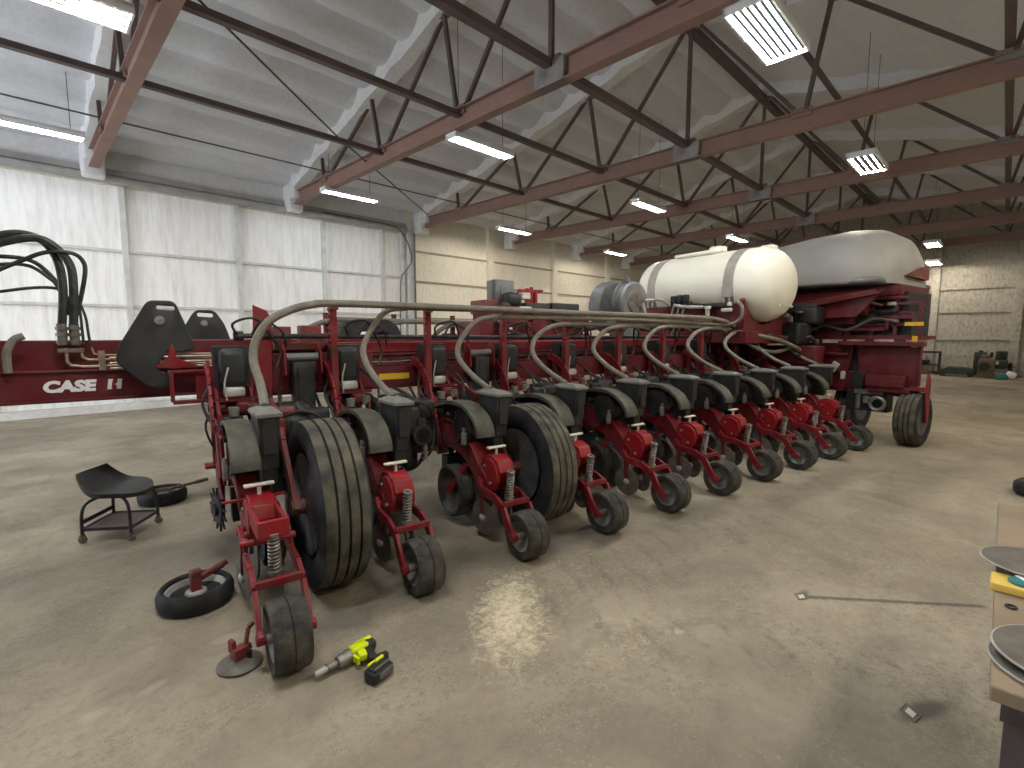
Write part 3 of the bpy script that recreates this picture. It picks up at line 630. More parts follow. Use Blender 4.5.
# bright newer castings on the first two, third units as the photo shows
# ---- seed delivery hoses
def q_(pts): return pts
m = MB(); m.tube([(-.70, .55, 1.08), (-.68, .80, 1.18), (-.69, .97, 1.33), (-.665, 1.0, 1.455), (-.585, 1.0, 1.575), (-.455, 1.0, 1.65), (-.32, 1.0, 1.69), (-.15, 1.0, 1.705), (.6, 1.0, 1.705), (2.0, 1.0, 1.695), (3.6, 1.0, 1.69), (4.4, 1.0, 1.675), (4.9, 1.05, 1.60), (5.1, 1.05, 1.52)], .026, 10, 5)
obj('seed_hose', m, HOSE, PL)
for i, h in ((0, 1.698), (1, 1.642), (2, 1.59), (3, 1.575), (4, 1.58), (5, 1.56), (6, 1.54), (7, 1.5), (8, 1.45)):
    b = .762 * i; q1 = 1.0 if i else 1.08; end = {0: 4.6, 1: 4.8, 2: 4.9}.get(i, b + 1.0)
    m = MB(); m.tube([(b + .07, .56, 1.08), (b + .04, .78, 1.18), (b + .02, .95, 1.31), (b + .07, q1, 1.44 - (.03 if i > 2 else 0)), (b + .22, q1, h - .045), (b + .40, q1, h - .005), (b + .60, q1 + (.04 if i else 0), h), ((b + .6 + end) / 2, q1 + (.06 if i != 1 else .0), h), (end, q1 + .1, h - .04)], .022, 9, 5)
    obj('seed_hose', m, HOSE, PL)
m = MB(); m.tube([(-.71, 1.40, 1.48), (.6, 1.4, 1.468), (2.8, 1.4, 1.455), (5.8, 1.4, 1.47)], .018, 8); m.lathe([(-.03, .035), (.03, .035)], 'x', (-.72, 1.4, 1.48), 10); obj('air_line', m, BHOSE, PL)
for i in range(-1, 8):
    m = MB(); b = .762 * i
    m.tube([(b + .05, 1.40, 1.47), (b + .0, 1.3, 1.56), (b + .12, 1.22, 1.60), (b + .22, 1.30, 1.50), (b + .30, 1.36, 1.36), (b + .26, 1.34, 1.24)], .009, 6, 5)
    m.tube([(b + .12, 1.40, 1.47), (b + .18, 1.34, 1.58), (b + .30, 1.3, 1.52), (b + .34, 1.36, 1.40)], .009, 6, 5)
    obj('air_hose', m, BHOSE, PL)
# ---- wing toolbar
m = MB(); m.box((3.1, 1.58, 1.13), (8.0, .22, .19)); m.box((-.2, 1.46, 1.20), (.9, .03, .30)); m.box((3.1, 1.50, 1.235), (8.0, .06, .02)); obj('wing_toolbar', m, DRED, PL, .008)
m = MB(); m.box((3.3, 1.62, 1.38), (7.6, .12, .09)); obj('upper_rail', m, RED, PL, .008)
m = MB()
for z_ in (1.265, 1.30, 1.335): m.tube([(-1.45, 1.80 if False else 1.69, z_), (6.8, 1.69, z_)], .010, 6)
m.tube([(.15, 1.52, 1.27), (.4, 1.50, 1.255), (.75, 1.52, 1.27)], .008, 6, 4); obj('hydraulic_tube', m, TANST, PL)
m = MB(); m.box((.445, 1.467, 1.135), (.27, .004, .05)); obj('warning_decal', m, YEL, PL)
# plates and brackets near the wing end
m = MB(); m.prism([(-.64, .98), (-.52, .98), (-.50, 1.60), (-.53, 1.66), (-.62, 1.70)], 'y', 1.40, 1.425); m.box((-.57, 1.46, 1.2), (.03, .10, .46)); obj('hinge_plate', m, RED, PL, .004)
m = MB(); m.box((-.42, 1.55, 1.49), (.13, .12, .12)); m.box((-.20, 1.60, 1.49), (.16, .12, .14)); m.box((-.28, 1.50, 1.40), (.40, .1, .06)); m.cyl((-.12, 1.5, 1.36), (-.12, 1.5, 1.50), .02, 8); obj('fold_cylinder_mount', m, WRED, PL, .008)
m = MB(); m.box((-.93, 1.60, 1.12), (.10, .06, .22)); m.box((-1.0, 1.58, 1.235), (.28, .06, .02)); m.box((-1.12, 1.58, 1.13), (.025, .06, .21)); m.prism([(-1.21, 1.275), (-1.1, 1.255), (-.96, 1.275), (-1.08, 1.33), (-1.10, 1.42), (-1.12, 1.42), (-1.13, 1.34)], 'y', 1.545, 1.56); m.box((-.84, 1.60, 1.12), (.09, .05, .24)); m.bar((-1.12, 1.58, 1.02), (-.78, 1.58, 1.02), .06, .025); obj('latch_bracket', m, RED, PL, .004)
# ---- lift wheels
def lift_wheel(p, q, r, w, name='lift_wheel', rotz=0, rib=4):
    m = MB(); m.lathe(tire_prof(r, w, rib), 'x', (0, 0, 0), 56)
    t = obj(name, m, [RUB, RUBD], PL, angle=28, loc=(p, q, r), rot=(0, 0, rotz))
    m = MB(); m.lathe([(-w * .42, r * .61), (-w * .38, r * .60), (-w * .22, r * .50), (-w * .10, r * .42), (-w * .08, r * .2), (-w * .2, r * .18), (-w * .22, r * .05), (w * .1, r * .05), (w * .12, r * .4), (w * .3, r * .5), (w * .42, r * .61)], 'x', (0, 0, 0), 36)
    obj('rim', m, WRIM, t, angle=30)
    m = MB(); m.lathe([(-w * .34, r * .09), (-w * .2, r * .10)], 'x', (0, 0, 0), 12)
    for k_ in range(6):
        a = k_ * math.pi / 3; m.lathe([(-w * .24, .012), (-w * .18, .014)], 'x', (0, .12 * r / .45 * math.cos(a), .12 * r / .45 * math.sin(a)), 6)
    obj('hub', m, DRED, t)
    return t
lift_wheel(-.405, .48, .495, .28); lift_wheel(1.155, .52, .475, .27)
for b in (-.40, 1.14):
    m = MB(); x = b - .17
    m.bar((x, 1.42, 1.05), (x, .95, .93), .03, .12); m.bar((x, .97, .95), (x, .80, .80), .03, .10); m.bar((x, .82, .83), (x, .54, .52), .03, .07); m.cyl((x - .03, .50, .475), (x + .14, .50, .475), .045, 14); m.bar((x, .56, .54), (x, .47, .45), .04, .09)
    m.box((x + .02, .90, .90), (.09, .12, .10)); m.cyl((x - .04, .92, .99), (x + .1, .92, .99), .03, 10)
    obj('wheel_arm', m, WRED, PL, .004)
    m = MB(); m.rbox((b + .08, 1.34, 1.08), (.15, .12, .42), .012); m.box((b + .04, 1.275, 1.12), (.01, .01, .26)); obj('lift_cylinder_guard', m, CHAR, PL)
    m = MB(); m.cyl((b - .03, 1.33, 1.325), (b + .19, 1.33, 1.325), .03, 14); obj('guard_roller', m, GREY, PL)
    m = MB()
    for s in (-.05, .20): m = MB(); m.prism([(1.28, 1.20), (1.40, 1.16), (1.44, 1.36), (1.36, 1.42), (1.29, 1.36)], 'x', b + s, b + s + .012); obj('guard_bracket', m, RED, PL)
# ---- tongue with its lettering
m = MB(); m.box((1.9, 1.98, 1.145), (9.9, .26, .19)); m.box((1.9, 2.02, 1.345), (9.9, .16, .21)); m.box((1.9, 1.86, 1.245), (9.9, .06, .02)); m.box((1.9, 1.84, 1.05), (9.9, .03, .02)); obj('tongue', m, DRED, PL, .008)
def text_mesh(body, size, loc, name, m, shear=.18, offset=.0, sx=1.25, parent=PL):
    cu = bpy.data.curves.new('lettering', 'FONT'); cu.body = body; cu.size = size; cu.shear = shear; cu.offset = offset; cu.extrude = .0015; cu.resolution_u = 3
    t = bpy.data.objects.new('lettering_curve', cu); COL.objects.link(t)
    bpy.context.view_layer.update()
    me = bpy.data.meshes.new_from_object(t.evaluated_get(bpy.context.evaluated_depsgraph_get())); bpy.data.objects.remove(t)
    me.materials.clear(); me.materials.append(m)
    for p_ in me.polygons: p_.material_index = 0
    o = bpy.data.objects.new(name, me); COL.objects.link(o); o.parent = parent; o.location = loc; o.rotation_euler = (math.pi / 2, 0, 0); o.scale = (sx, 1, 1); return o
text_mesh('CASE', .098, (-1.815, 1.845, 1.113), 'lettering', WHTP, .12, .006, 1.15)
m = MB()
for a in (-1.487, -1.437): m.prism([(a, 1.113), (a + .026, 1.113), (a + .036, 1.183), (a + .010, 1.183)], 'y', 1.8435, 1.847)
m.prism([(-1.465, 1.140), (-1.43, 1.140), (-1.43, 1.153), (-1.463, 1.153)], 'y', 1.8435, 1.847); obj('logo_bars', m, WHTP, PL)
m = MB(); m.prism([(-1.464, 1.120), (-1.444, 1.120), (-1.434, 1.180), (-1.454, 1.180)], 'y', 1.841, 1.8425); m.lathe([(-.001, .010), (.001, .010)], 'y', (-1.443, 1.842, 1.198), 10); obj('logo_stroke', m, BRED, PL)
# hydraulic hoses rising off the tongue
for pts, r_ in (([(-1.694, 1.85, 1.534), (-1.672, 1.86, 1.785), (-1.689, 1.9, 1.967), (-1.744, 1.9, 2.084), (-1.835, 1.9, 2.13), (-1.949, 1.9, 2.111), (-2.085, 1.9, 2.036), (-2.35, 1.9, 1.8), (-2.5, 1.9, 1.4)], .024),
                ([(-1.633, 1.84, 1.554), (-1.617, 1.84, 1.785), (-1.626, 1.86, 1.948), (-1.692, 1.86, 2.058), (-1.784, 1.86, 2.105), (-1.946, 1.86, 2.057), (-2.081, 1.86, 1.972), (-2.3, 1.86, 1.75), (-2.42, 1.86, 1.4)], .024),
                ([(-1.615, 1.88, 1.62), (-1.555, 1.86, 1.888), (-1.563, 1.86, 1.985), (-1.621, 1.84, 2.026), (-1.743, 1.84, 2.015), (-1.864, 1.84, 1.948), (-1.958, 1.84, 1.891), (-2.05, 1.84, 1.824), (-2.2, 1.86, 1.7), (-2.3, 1.86, 1.4)], .013),
                ([(-1.675, 1.92, 1.66), (-1.683, 1.92, 1.772), (-1.734, 1.92, 1.879), (-1.823, 1.92, 1.968), (-1.959, 1.92, 1.982), (-2.048, 1.92, 1.962), (-2.25, 1.92, 1.75), (-2.3, 1.92, 1.45)], .013),
                ([(-1.65, 1.94, 1.66), (-1.682, 1.94, 1.778), (-1.788, 1.94, 1.799), (-1.975, 1.94, 1.764), (-2.065, 1.94, 1.735), (-2.2, 1.94, 1.45)], .010),
                ([(-1.655, 1.90, 1.62), (-1.70, 1.9, 1.80), (-1.74, 1.9, 1.86), (-1.83, 1.9, 1.93), (-1.96, 1.9, 1.93), (-2.08, 1.9, 1.88), (-2.2, 1.9, 1.6)], .011),
                ([(-1.593, 1.86, 1.70), (-1.569, 1.85, 1.601), (-1.561, 1.84, 1.487), (-1.552, 1.83, 1.40)], .008), ([(-1.60, 1.87, 1.70), (-1.595, 1.86, 1.60), (-1.59, 1.84, 1.43)], .008)):
    m = MB(); m.tube(pts, r_, 8, 5); obj('hydraulic_hose', m, BHOSE, PL)
m = MB()
for p_ in (-1.694, -1.633):
    m.cyl((p_, 1.84, 1.42), (p_, 1.845, 1.56), .027, 10)
    for z_ in (1.44, 1.49, 1.53): m.lathe([(-.010, .034), (.010, .034)], 'z', (p_, 1.84, z_), 6)
m.box((-1.655, 1.83, 1.385), (.13, .03, .025)); obj('hose_coupling', m, DSTL, PL)
m = MB()
m.tube([(-1.68, 1.835, 1.40), (-1.68, 1.83, 1.31), (-1.66, 1.83, 1.285), (-1.60, 1.83, 1.275), (-.7, 1.80, 1.28)], .010, 8)
m.tube([(-1.61, 1.835, 1.40), (-1.60, 1.83, 1.34), (-1.57, 1.83, 1.32), (-.7, 1.80, 1.32)], .009, 8)
m.tube([(-1.552, 1.83, 1.41), (-1.54, 1.83, 1.36), (-1.50, 1.83, 1.35), (-.7, 1.80, 1.35)], .006, 8)
m.box((-1.50, 1.82, 1.315), (.035, .03, .13)); obj('steel_tube', m, TANST, PL)
m = MB(); m.tube([(-1.876, 1.83, 1.481), (-1.925, 1.82, 1.453), (-1.96, 1.82, 1.372), (-1.962, 1.82, 1.25)], .023, 10, 5); obj('capped_hose', m, HOSE, PL)
# ---- dark guard shields with hand slots
def shield(pts, y, d, slot, cap, name='marker_shield'):
    bm = bmesh.new()
    me = bpy.data.meshes.new(name)
    s = MB(); s.prism(pts, 'y', y - d / 2, y + d / 2)
    o = obj(name, s, CHAR, PL)
    c = MB(); c.rbox(slot[0], slot[1], slot[1][2] * .45, (0, slot[2], 0))
    co_ = obj('slot_cutter', c, CHAR, PL)
    b = o.modifiers.new('slot', 'BOOLEAN'); b.operation = 'DIFFERENCE'; b.object = co_; b.solver = 'EXACT'
    bpy.context.view_layer.update()
    me2 = bpy.data.meshes.new_from_object(o.evaluated_get(bpy.context.evaluated_depsgraph_get()))
    o.modifiers.clear(); o.data = me2; bpy.data.objects.remove(co_)
    bv = o.modifiers.new('bevel', 'BEVEL'); bv.width = .012; bv.segments = 3; bv.limit_method = 'ANGLE'; bv.angle_limit = R(50)
    k2 = MB(); k2.lathe([(-d / 2 - .012, .028), (-d / 2 - .002, .034)], 'y', cap, 16); k2.lathe([(-d / 2 - .02, .012), (-d / 2 - .01, .012)], 'y', cap, 10)
    obj('knob', k2, STL, o)
    return o
def rnd_poly(pts, r=.05, n=5):
    out = []; m_ = len(pts)
    for i in range(m_):
        a = Vector(pts[i - 1]); b = Vector(pts[i]); c = Vector(pts[(i + 1) % m_])
        ra = min(r, (a - b).length * .45, (c - b).length * .45)
        p0 = b + (a - b).normalized() * ra; p1 = b + (c - b).normalized() * ra
        for k_ in range(n + 1):
            t = k_ / n; out.append(tuple((1 - t) ** 2 * p0 + 2 * t * (1 - t) * b + t * t * p1))
    return out
shield(rnd_poly([(-1.225, 1.725), (-1.07, 1.725), (-.985, 1.47), (-.955, 1.385), (-1.09, 1.36), (-1.115, 1.40), (-1.18, 1.30), (-1.20, 1.24), (-1.13, 1.22), (-1.12, 1.11), (-1.26, 1.13), (-1.425, 1.31), (-1.39, 1.43)], .04), 1.70, .05, ((-1.125, 1.70, 1.675), (.105, .2, .028), .05), (-1.165, 1.70, 1.585))
shield(rnd_poly([(-1.06, 1.40), (-.90, 1.69), (-.86, 1.735), (-.70, 1.735), (-.62, 1.60), (-.55, 1.36)], .05), 3.4, .06, ((-.785, 3.4, 1.685), (.14, .3, .04), .05), (-.80, 3.4, 1.60))
# ---- the opposite wing behind the tongue
m = MB(); m.box((3.0, 3.5, 1.34), (7.8, .22, .2)); obj('wing_toolbar', m, DRED, PL, .01)
for i in range(9):
    b = .35 + .80 * i
    m = MB(); m.box((b, 3.2, 1.55), (.05, .05, .36)); m.box((b, 3.3, 1.4), (.1, .25, .2)); obj('tube_post', m, DRED, PL, .004)
for i in range(5):
    b = .30 + .8 * i; m = MB(); m.tube([(b - .35, 3.15, 1.15), (b - .30, 3.12, 1.40), (b - .15, 3.1, 1.56), (b + .1, 3.1, 1.645 - i * .01), (b + .5, 3.1, 1.65 - i * .01), (min(b + 3.2, 6), 3.1, 1.62 - .01 * i)], .030, 8, 5); obj('seed_hose', m, HOSE, PL)
m = MB(); m.prism(rnd_poly([(.42, 1.38), (.48, 1.60), (.62, 1.66), (1.0, 1.66), (1.12, 1.58), (1.20, 1.38), (1.05, 1.38), (1.0, 1.52), (.66, 1.52), (.6, 1.38)], .04), 'y', 3.0, 3.5); obj('hose_guard', m, BLK, PL)
# ---- hydraulic and electrical gear in the middle of the tongue
m = MB(); m.box((2.35, 2.2, 1.52), (1.5, .5, .22)); m.box((2.0, 2.15, 1.6), (.5, .4, .4)); m.box((2.55, 2.12, 1.60), (.5, .36, .3)); m.box((3.05, 2.2, 1.62), (.4, .3, .2))
m.bar((2.2, 1.95, 1.45), (2.45, 1.95, 1.75), .04, .04); m.bar((2.7, 1.95, 1.45), (2.45, 1.95, 1.75), .04, .04); obj('centre_frame', m, DRED, PL, .01)
m = MB(); m.box((1.90, 2.2, 1.79), (.36, .3, .15)); obj('battery_box', m, WRED, PL, .01)
m = MB(); m.rbox((2.03, 2.16, 1.96), (.26, .10, .28), .01); m.box((1.84, 2.14, 1.93), (.02, .06, .30)); obj('control_box', m, GREY, PL)
m = MB(); m.box((2.03, 2.105, 1.98), (.12, .01, .08)); obj('display_label', m, LID, PL)
m = MB(); m.rbox((2.06, 2.02, 1.87), (.22, .16, .17), .06); m.rbox((1.96, 2.02, 1.80), (.14, .14, .10), .04); obj('bundled_wiring', m, BLK, PL)
m = MB(); m.rbox((2.47, 2.2, 1.79), (.36, .3, .13), .015); obj('plastic_cover', m, CHAR, PL); m = MB(); m.rbox((2.90, 2.2, 1.80), (.44, .3, .13), .015); obj('plastic_cover', m, CHAR, PL)
m = MB(); m.box((2.42, 2.2, 1.94), (.05, .06, .18)); m.box((2.53, 2.2, 1.93), (.04, .06, .18)); m.box((2.46, 2.2, 2.0), (.34, .05, .035)); m.box((2.33, 2.2, 1.97), (.12, .04, .04)); m.cyl((2.475, 2.2, 1.86), (2.475, 2.2, 2.05), .022, 10); m.box((2.60, 2.2, 2.01), (.08, .05, .025)); obj('jack_stand', m, BRED, PL, .006)
m = MB(); m.box((2.32, 2.13, 1.93), (.12, .1, .08)); m.box((2.2, 1.98, 1.76), (.16, .1, .08)); m.rbox((1.93, 1.95, 1.53), (.16, .05, .07), .01); obj('white_fitting', m, CREAM, PL, .01)
for pts in ([(2.3, 2.0, 1.76), (2.7, 1.9, 1.62), (3.2, 1.9, 1.55), (3.6, 1.85, 1.7)], [(1.8, 2.0, 1.7), (1.9, 1.9, 1.55), (2.3, 1.88, 1.45), (2.8, 1.88, 1.5)], [(3.1, 2.0, 1.7), (3.5, 1.95, 1.68), (3.8, 1.9, 1.75)], [(2.9, 1.9, 1.42), (3.1, 1.86, 1.60), (3.5, 1.86, 1.62), (3.7, 1.9, 1.45)]):
    m = MB(); m.tube(pts, .018, 7, 5); obj('hydraulic_hose', m, BHOSE, PL)
# ---- vacuum fan
m = MB(); m.lathe([(-.10, .05), (-.12, .13), (-.10, .15), (-.10, .23), (-.08, .26), (.06, .26), (.08, .24)], 'y', (3.80, 1.85, 1.90), 40); m.lathe([(-.02, .275), (.02, .275)], 'y', (3.80, 1.87, 1.90), 40)
m.box((3.8, 1.88, 1.53), (.28, .16, .3)); m.box((3.72, 1.82, 2.18), (.04, .05, .06)); m.cyl((3.65, 1.8, 1.72), (3.4, 1.85, 1.58), .06, 12); fan = obj('vacuum_fan', m, GREY, PL, angle=30)
m = MB(); m.lathe([(-.005, .10), (-.005, .14), (.005, .14), (.005, .10)], 'y', (3.80, 1.735, 1.90), 32)
for k_ in range(5):
    a = k_ * 2 * math.pi / 5 + .3; m.bar((3.80, 1.73, 1.90), (3.80 + .13 * math.cos(a), 1.73, 1.90 + .13 * math.sin(a)), .012, .012)
obj('fan_grille', m, DSTL, fan)
m = MB(); m.lathe([(-.08, .33), (.08, .33)], 'y', (4.02, 2.35, 1.86), 40); obj('fan_housing', m, BLK, PL)
m = MB(); m.lathe([(-.10, .33), (-.10, .36), (.1, .36), (.1, .33), (-.10, .33)], 'y', (4.02, 2.35, 1.86), 40); obj('housing_rim', m, GREY, PL)
m = MB(); m.tube([(3.9, 1.68, 1.92), (4.15, 1.62, 1.93), (4.3, 1.6, 1.86)], .016, 8, 4); m.tube([(3.88, 1.7, 1.88), (3.9, 1.66, 1.74)], .02, 8); obj('silver_pipe', m, RIM, PL)
m = MB(); m.tube([(4.25, 1.5, 1.86), (4.4, 1.45, 1.84), (4.8, 1.45, 1.85)], .024, 8, 4); obj('silver_pipe', m, RIM, PL)
# ---- liquid tank across the centre frame
m = MB(); tc_ = (5.5, 1.83, 2.15); pr = []
for i in range(11):
    t = i / 10 * math.pi / 2; pr.append((-.80 - .38 * math.cos(t), max(.5 * math.sin(t) ** .8, .001)))
pr += [(-.5, .505), (0, .505), (.5, .505)]
for i in range(11):
    t = (1 - i / 10) * math.pi / 2; pr.append((.83 + .24 * math.cos(t), max(.5 * math.sin(t) ** .75, .001)))
m.lathe(pr, 'y', tc_, 56); tank = obj('liquid_tank', m, WHT, PL, angle=50)
m = MB(); m.rbox((5.5, 1.95, 2.655), (.44, .7, .06), .03); m.lathe([(0, .12), (.07, .12)], 'z', (5.5, 1.7, 2.67), 20); obj('tank_lid', m, WHT, tank); m = MB(); m.rbox((5.48, .95, 2.60), (.16, .18, .12), .03); obj('tank_vent', m, WHT, tank)
for yq in (1.22, 2.48):
    m = MB(); m.lathe([(-.07, .512), (.07, .512)], 'y', (5.5, yq, 2.15), 56); obj('tank_strap', m, STRAP, tank, angle=60)
    m = MB(); m.box((4.99, yq, 2.05), (.03, .14, .14)); m.cyl((4.99, yq - .04, 2.0), (4.97, yq - .04, 1.84), .010, 8); m.cyl((4.99, yq + .04, 2.0), (4.97, yq + .04, 1.84), .010, 8); obj('strap_buckle', m, STRAP, tank)
# moulded relief marks low on the near end of the tank
m = MB()
m = None
for a in (5.36, 5.44, 5.56, 5.68): m = MB(); m.rbox((a, .75, 1.90), (.03, .03, .14), .01, (R(-35), 0, 0)); obj('tank_relief', m, WHT, tank)
# tank cradle
cr = [(4.92, 1.40), (6.15, 1.40), (6.15, 1.86)]
for i in range(13):
    t = -math.pi * (.12 + .76 * i / 12); cr.append((5.5 + .53 * math.cos(t), 2.15 + .53 * math.sin(t)))
cr += [(4.92, 1.88)]
for yq in (.98, 1.75, 2.60):
    m = MB(); m.prism(cr, 'y', yq, yq + .06); obj('cradle_plate', m, DRED, PL, .006)
m = MB(); m.box((5.5, 1.8, 1.42), (1.1, 1.8, .1)); m.box((4.93, 1.8, 1.73), (.05, 1.75, .32)); m.box((5.0, 1.8, 1.45), (.3, 1.9, .16)); obj('cradle_frame', m, DRED, PL, .01)
m = MB()
for (a, b_, c_) in ((4.85, 1.75, 1.98), (4.85, 1.85, 1.98), (4.85, 1.95, 1.97)): m.rbox((a, b_, c_), (.08, .07, .12), .015)
m.box((4.86, 1.85, 1.88), (.06, .32, .08)); m.rbox((4.85, 1.3, 1.87), (.08, .5, .06), .01); m.rbox((4.82, 1.55, 1.86), (.06, .1, .1), .02); obj('valve_manifold', m, BLK, PL)
for a in (1.75, 1.84, 1.93):
    m = MB(); m.tube([(4.84, a, 1.92), (4.80, a + .02, 1.75), (4.78, a + .02, 1.62), (4.78, a + .1, 1.45)], .013, 7, 4); obj('drop_hose', m, HOSE, PL)
m = MB(); m.lathe([(-.10, .025), (.08, .03), (.085, .045), (.12, .045)], 'z', (4.78, 1.36, 1.74), 14); m.rbox((4.80, 1.10, 1.80), (.06, .14, .05), .015); m.rbox((4.78, 1.05, 1.87), (.04, .06, .05), .015); obj('strainer_cup', m, CREAM, PL)
m = MB(); m.tube([(4.82, .98, 1.9), (4.80, .90, 1.84), (4.80, .9, 1.70), (4.75, 1.0, 1.62), (4.5, 1.1, 1.6)], .022, 8, 5); obj('drop_hose', m, HOSE, PL)
# ---- seed bin and its platform
m = MB()
rings = []
secs = [(-.04, .45, .35, 2.44), (.0, .72, .60, 2.45), (.10, .92, .84, 2.45), (.28, 1.04, .98, 2.45), (.6, 1.10, 1.03, 2.45), (1.1, 1.12, 1.0, 2.44), (1.6, 1.12, .93, 2.43), (2.3, 1.10, .82, 2.42), (2.9, 1.0, .70, 2.40), (3.35, .8, .52, 2.36), (3.6, .45, .30, 2.33)]
nn = 32; vs = []
for (y, hw, hh, zc) in secs:
    for k_ in range(nn):
        a = 2 * math.pi * k_ / nn; ca, sa = math.cos(a), math.sin(a)
        zz = hh * abs(sa) ** .9 * (1 if sa > 0 else -.30); vs.append((7.5 + hw * (abs(ca) ** .75) * (1 if ca > 0 else -1), y, max(zc - .25 + zz * .78, 2.17)))
fs = [(i * nn + k_, i * nn + (k_ + 1) % nn, (i + 1) * nn + (k_ + 1) % nn, (i + 1) * nn + k_) for i in range(len(secs) - 1) for k_ in range(nn)] + [list(range(nn)), list(range((len(secs) - 1) * nn, len(secs) * nn))]
m.add(vs, fs); binn = obj('seed_bin', m, BIN, PL, angle=60)
m = MB(); m.rbox((7.5, 1.78, 2.20), (2.10, 3.52, .09), .04); obj('bin_hem', m, GREY, binn)
m = MB(); m.prism([(7.15, 2.28), (7.95, 2.26), (7.95, 2.42), (7.75, 2.44)], 'y', -.10, .2); obj('bin_flap', m, WRED, binn)
m = MB()
m.prism([(6.5, 2.08), (8.4, 2.08), (8.1, 1.75), (6.8, 1.75)], 'y', .25, .32); m.prism([(6.5, 2.08), (8.4, 2.08), (8.1, 1.75), (6.8, 1.75)], 'y', 3.25, 3.32)
m.prism([(.0, 2.08), (3.4, 2.08), (2.8, 1.65), (.3, 1.72)], 'x', 6.6, 6.65); m.prism([(.0, 2.02), (1.3, 1.80), (1.3, 1.90), (.1, 2.08)], 'x', 6.5, 6.55); m.box((7.5, 1.8, 1.68), (1.5, 2.8, .1)); m.box((7.45, .9, 2.08), (1.1, 2.0, .14)); obj('bin_hopper_frame', m, DRED, PL, .01)
m = MB(); m.box((7.5, .9, 1.92), (.9, 2.1, .30)); m.box((7.4, .6, 1.62), (.7, 1.6, .32)); m.rbox((7.0, .3, 1.72), (.2, .3, .2), .04); m.rbox((7.0, .8, 1.65), (.2, .4, .25), .05); obj('dark_backing_box', m, BLK, PL, .01)  # black backing boxes put in to darken the gaps behind the rails
m = MB(); m.tube([(6.9, 1.1, 1.50), (6.88, .8, 1.62), (6.88, .5, 1.55), (6.9, .2, 1.70), (6.9, -.1, 1.66)], .022, 7, 5); m.tube([(6.9, 1.1, 1.90), (6.86, .7, 1.82), (6.86, .4, 1.96), (6.9, .1, 1.88)], .018, 7, 5); obj('bulk_hose', m, HOSE, PL)
for k_, (a_, z_, l_, h_) in enumerate(((.62, 1.93, .5, .05), (.15, 1.98, .7, .04), (-.08, 1.72, .35, .05), (.35, 1.56, .6, .05), (.75, 1.50, .35, .07), (.72, 1.72, .3, .06))):
    m = MB(); m.box((6.88 + .01 * k_, a_, z_), (.03, l_, h_)); m.box((6.88 + .01 * k_, a_ + l_ * .3, z_ - .08), (.03, .04, .18)); obj('frame_rail', m, DRED, PL, .004)
m = MB(); m.rbox((6.62, 1.0, 1.86), (.3, .5, .16), .05); m.rbox((6.6, 1.15, 1.52), (.25, .4, .3), .05); m.rbox((6.5, 1.35, 1.75), (.2, .4, .5), .06); obj('metering_box', m, CHAR, PL)
m = MB()
# railings and platform facing the viewer
for z_ in (1.90, 1.78, 1.62, 1.46):
    m.bar((6.95, -.30, z_), (6.95, .9, z_), .035, .035)
for y_ in (-.32, -.05, .22, .50, .9): m.bar((6.95, y_, 1.42), (6.95, y_, 1.96), .035, .035)
m.bar((6.95, -.32, 1.88), (7.5, -.2, 1.88), .035, .035)
m.box((7.4, .5, 1.44), (1.0, 1.5, .05)); m.box((7.1, .7, 1.60), (.05, 1.2, .3)); m.box((7.2, 1.0, 1.85), (.4, 1.2, .2)); obj('platform_railing', m, DRED, PL)
m = MB(); m.box((6.93, -.26, 1.625), (.02, .20, .05)); m.box((6.93, -.28, 1.39), (.02, .06, .15)); obj('yellow_marker', m, YEL, PL)
m = MB(); m.rbox((6.93, .05, 1.40), (.05, .46, .09), .01); obj('step_light', m, BLK, PL); m = MB(); m.rbox((6.92, .08, 1.80), (.05, .30, .05), .01); obj('step_light', m, BLK, PL); m = MB(); m.cyl((6.9, .75, 1.55), (6.9, .75, 1.75), .03, 8); obj('filter_can', m, BLK, PL)
m = MB(); m.box((6.92, .05, 1.405), (.06, .22, .03)); m.rbox((6.93, .0, 1.90), (.04, .1, .05), .01); m.rbox((6.85, .62, 1.02), (.04, .10, .14), .015, (R(30), 0, 0)); m.rbox((6.85, .50, .90), (.04, .06, .12), .015); obj('chrome_bracket', m, RIM, PL)
# big red panels above the wheels
m = MB(); m.prism([(-.34, 1.38), (.42, 1.38), (.36, .98), (.24, .72), (-.1, .64), (-.34, .64)], 'x', 7.0, 7.06); m.prism([(7.0, .70), (7.12, .70), (7.12, 1.35), (7.0, 1.4)], 'y', -.33, -.27); m.box((6.9, .0, .85), (.12, .44, .16)); m.box((6.92, .1, 1.36), (.12, 1.0, .06))
m.bar((6.9, .2, .74), (6.9, -.28, .74), .06, .08); obj('side_panel', m, DRED, PL, .008)
m = MB(); m.prism([(.45, 1.36), (1.25, 1.36), (1.25, .72), (.62, .70), (.50, .98)], 'x', 7.02, 7.08); m.box((6.98, .85, 1.2), (.05, .7, .04)); m.box((6.98, .9, .95), (.05, .6, .04)); obj('side_panel', m, DRED, PL, .008)
m = MB(); m.box((7.12, .5, 1.0), (.04, 1.5, .7)); m.rbox((6.99, .36, .80), (.06, .16, .3), .02); obj('dark_backing', m, BLK, PL)  # black backing put behind the red panels so the recess looks dark
m = MB(); m.prism([(6.9, .72), (6.96, 1.0), (7.06, .9), (7.08, .32), (6.99, .32)], 'y', -.455, -.435); m.prism([(6.9, .74), (7.06, .74), (7.06, .8), (6.9, .8)], 'y', -.455, -.27); m.cyl((7.03, -.455, .36), (7.03, -.2, .36), .045, 12); obj('wheel_fork', m, RED, PL, .006)
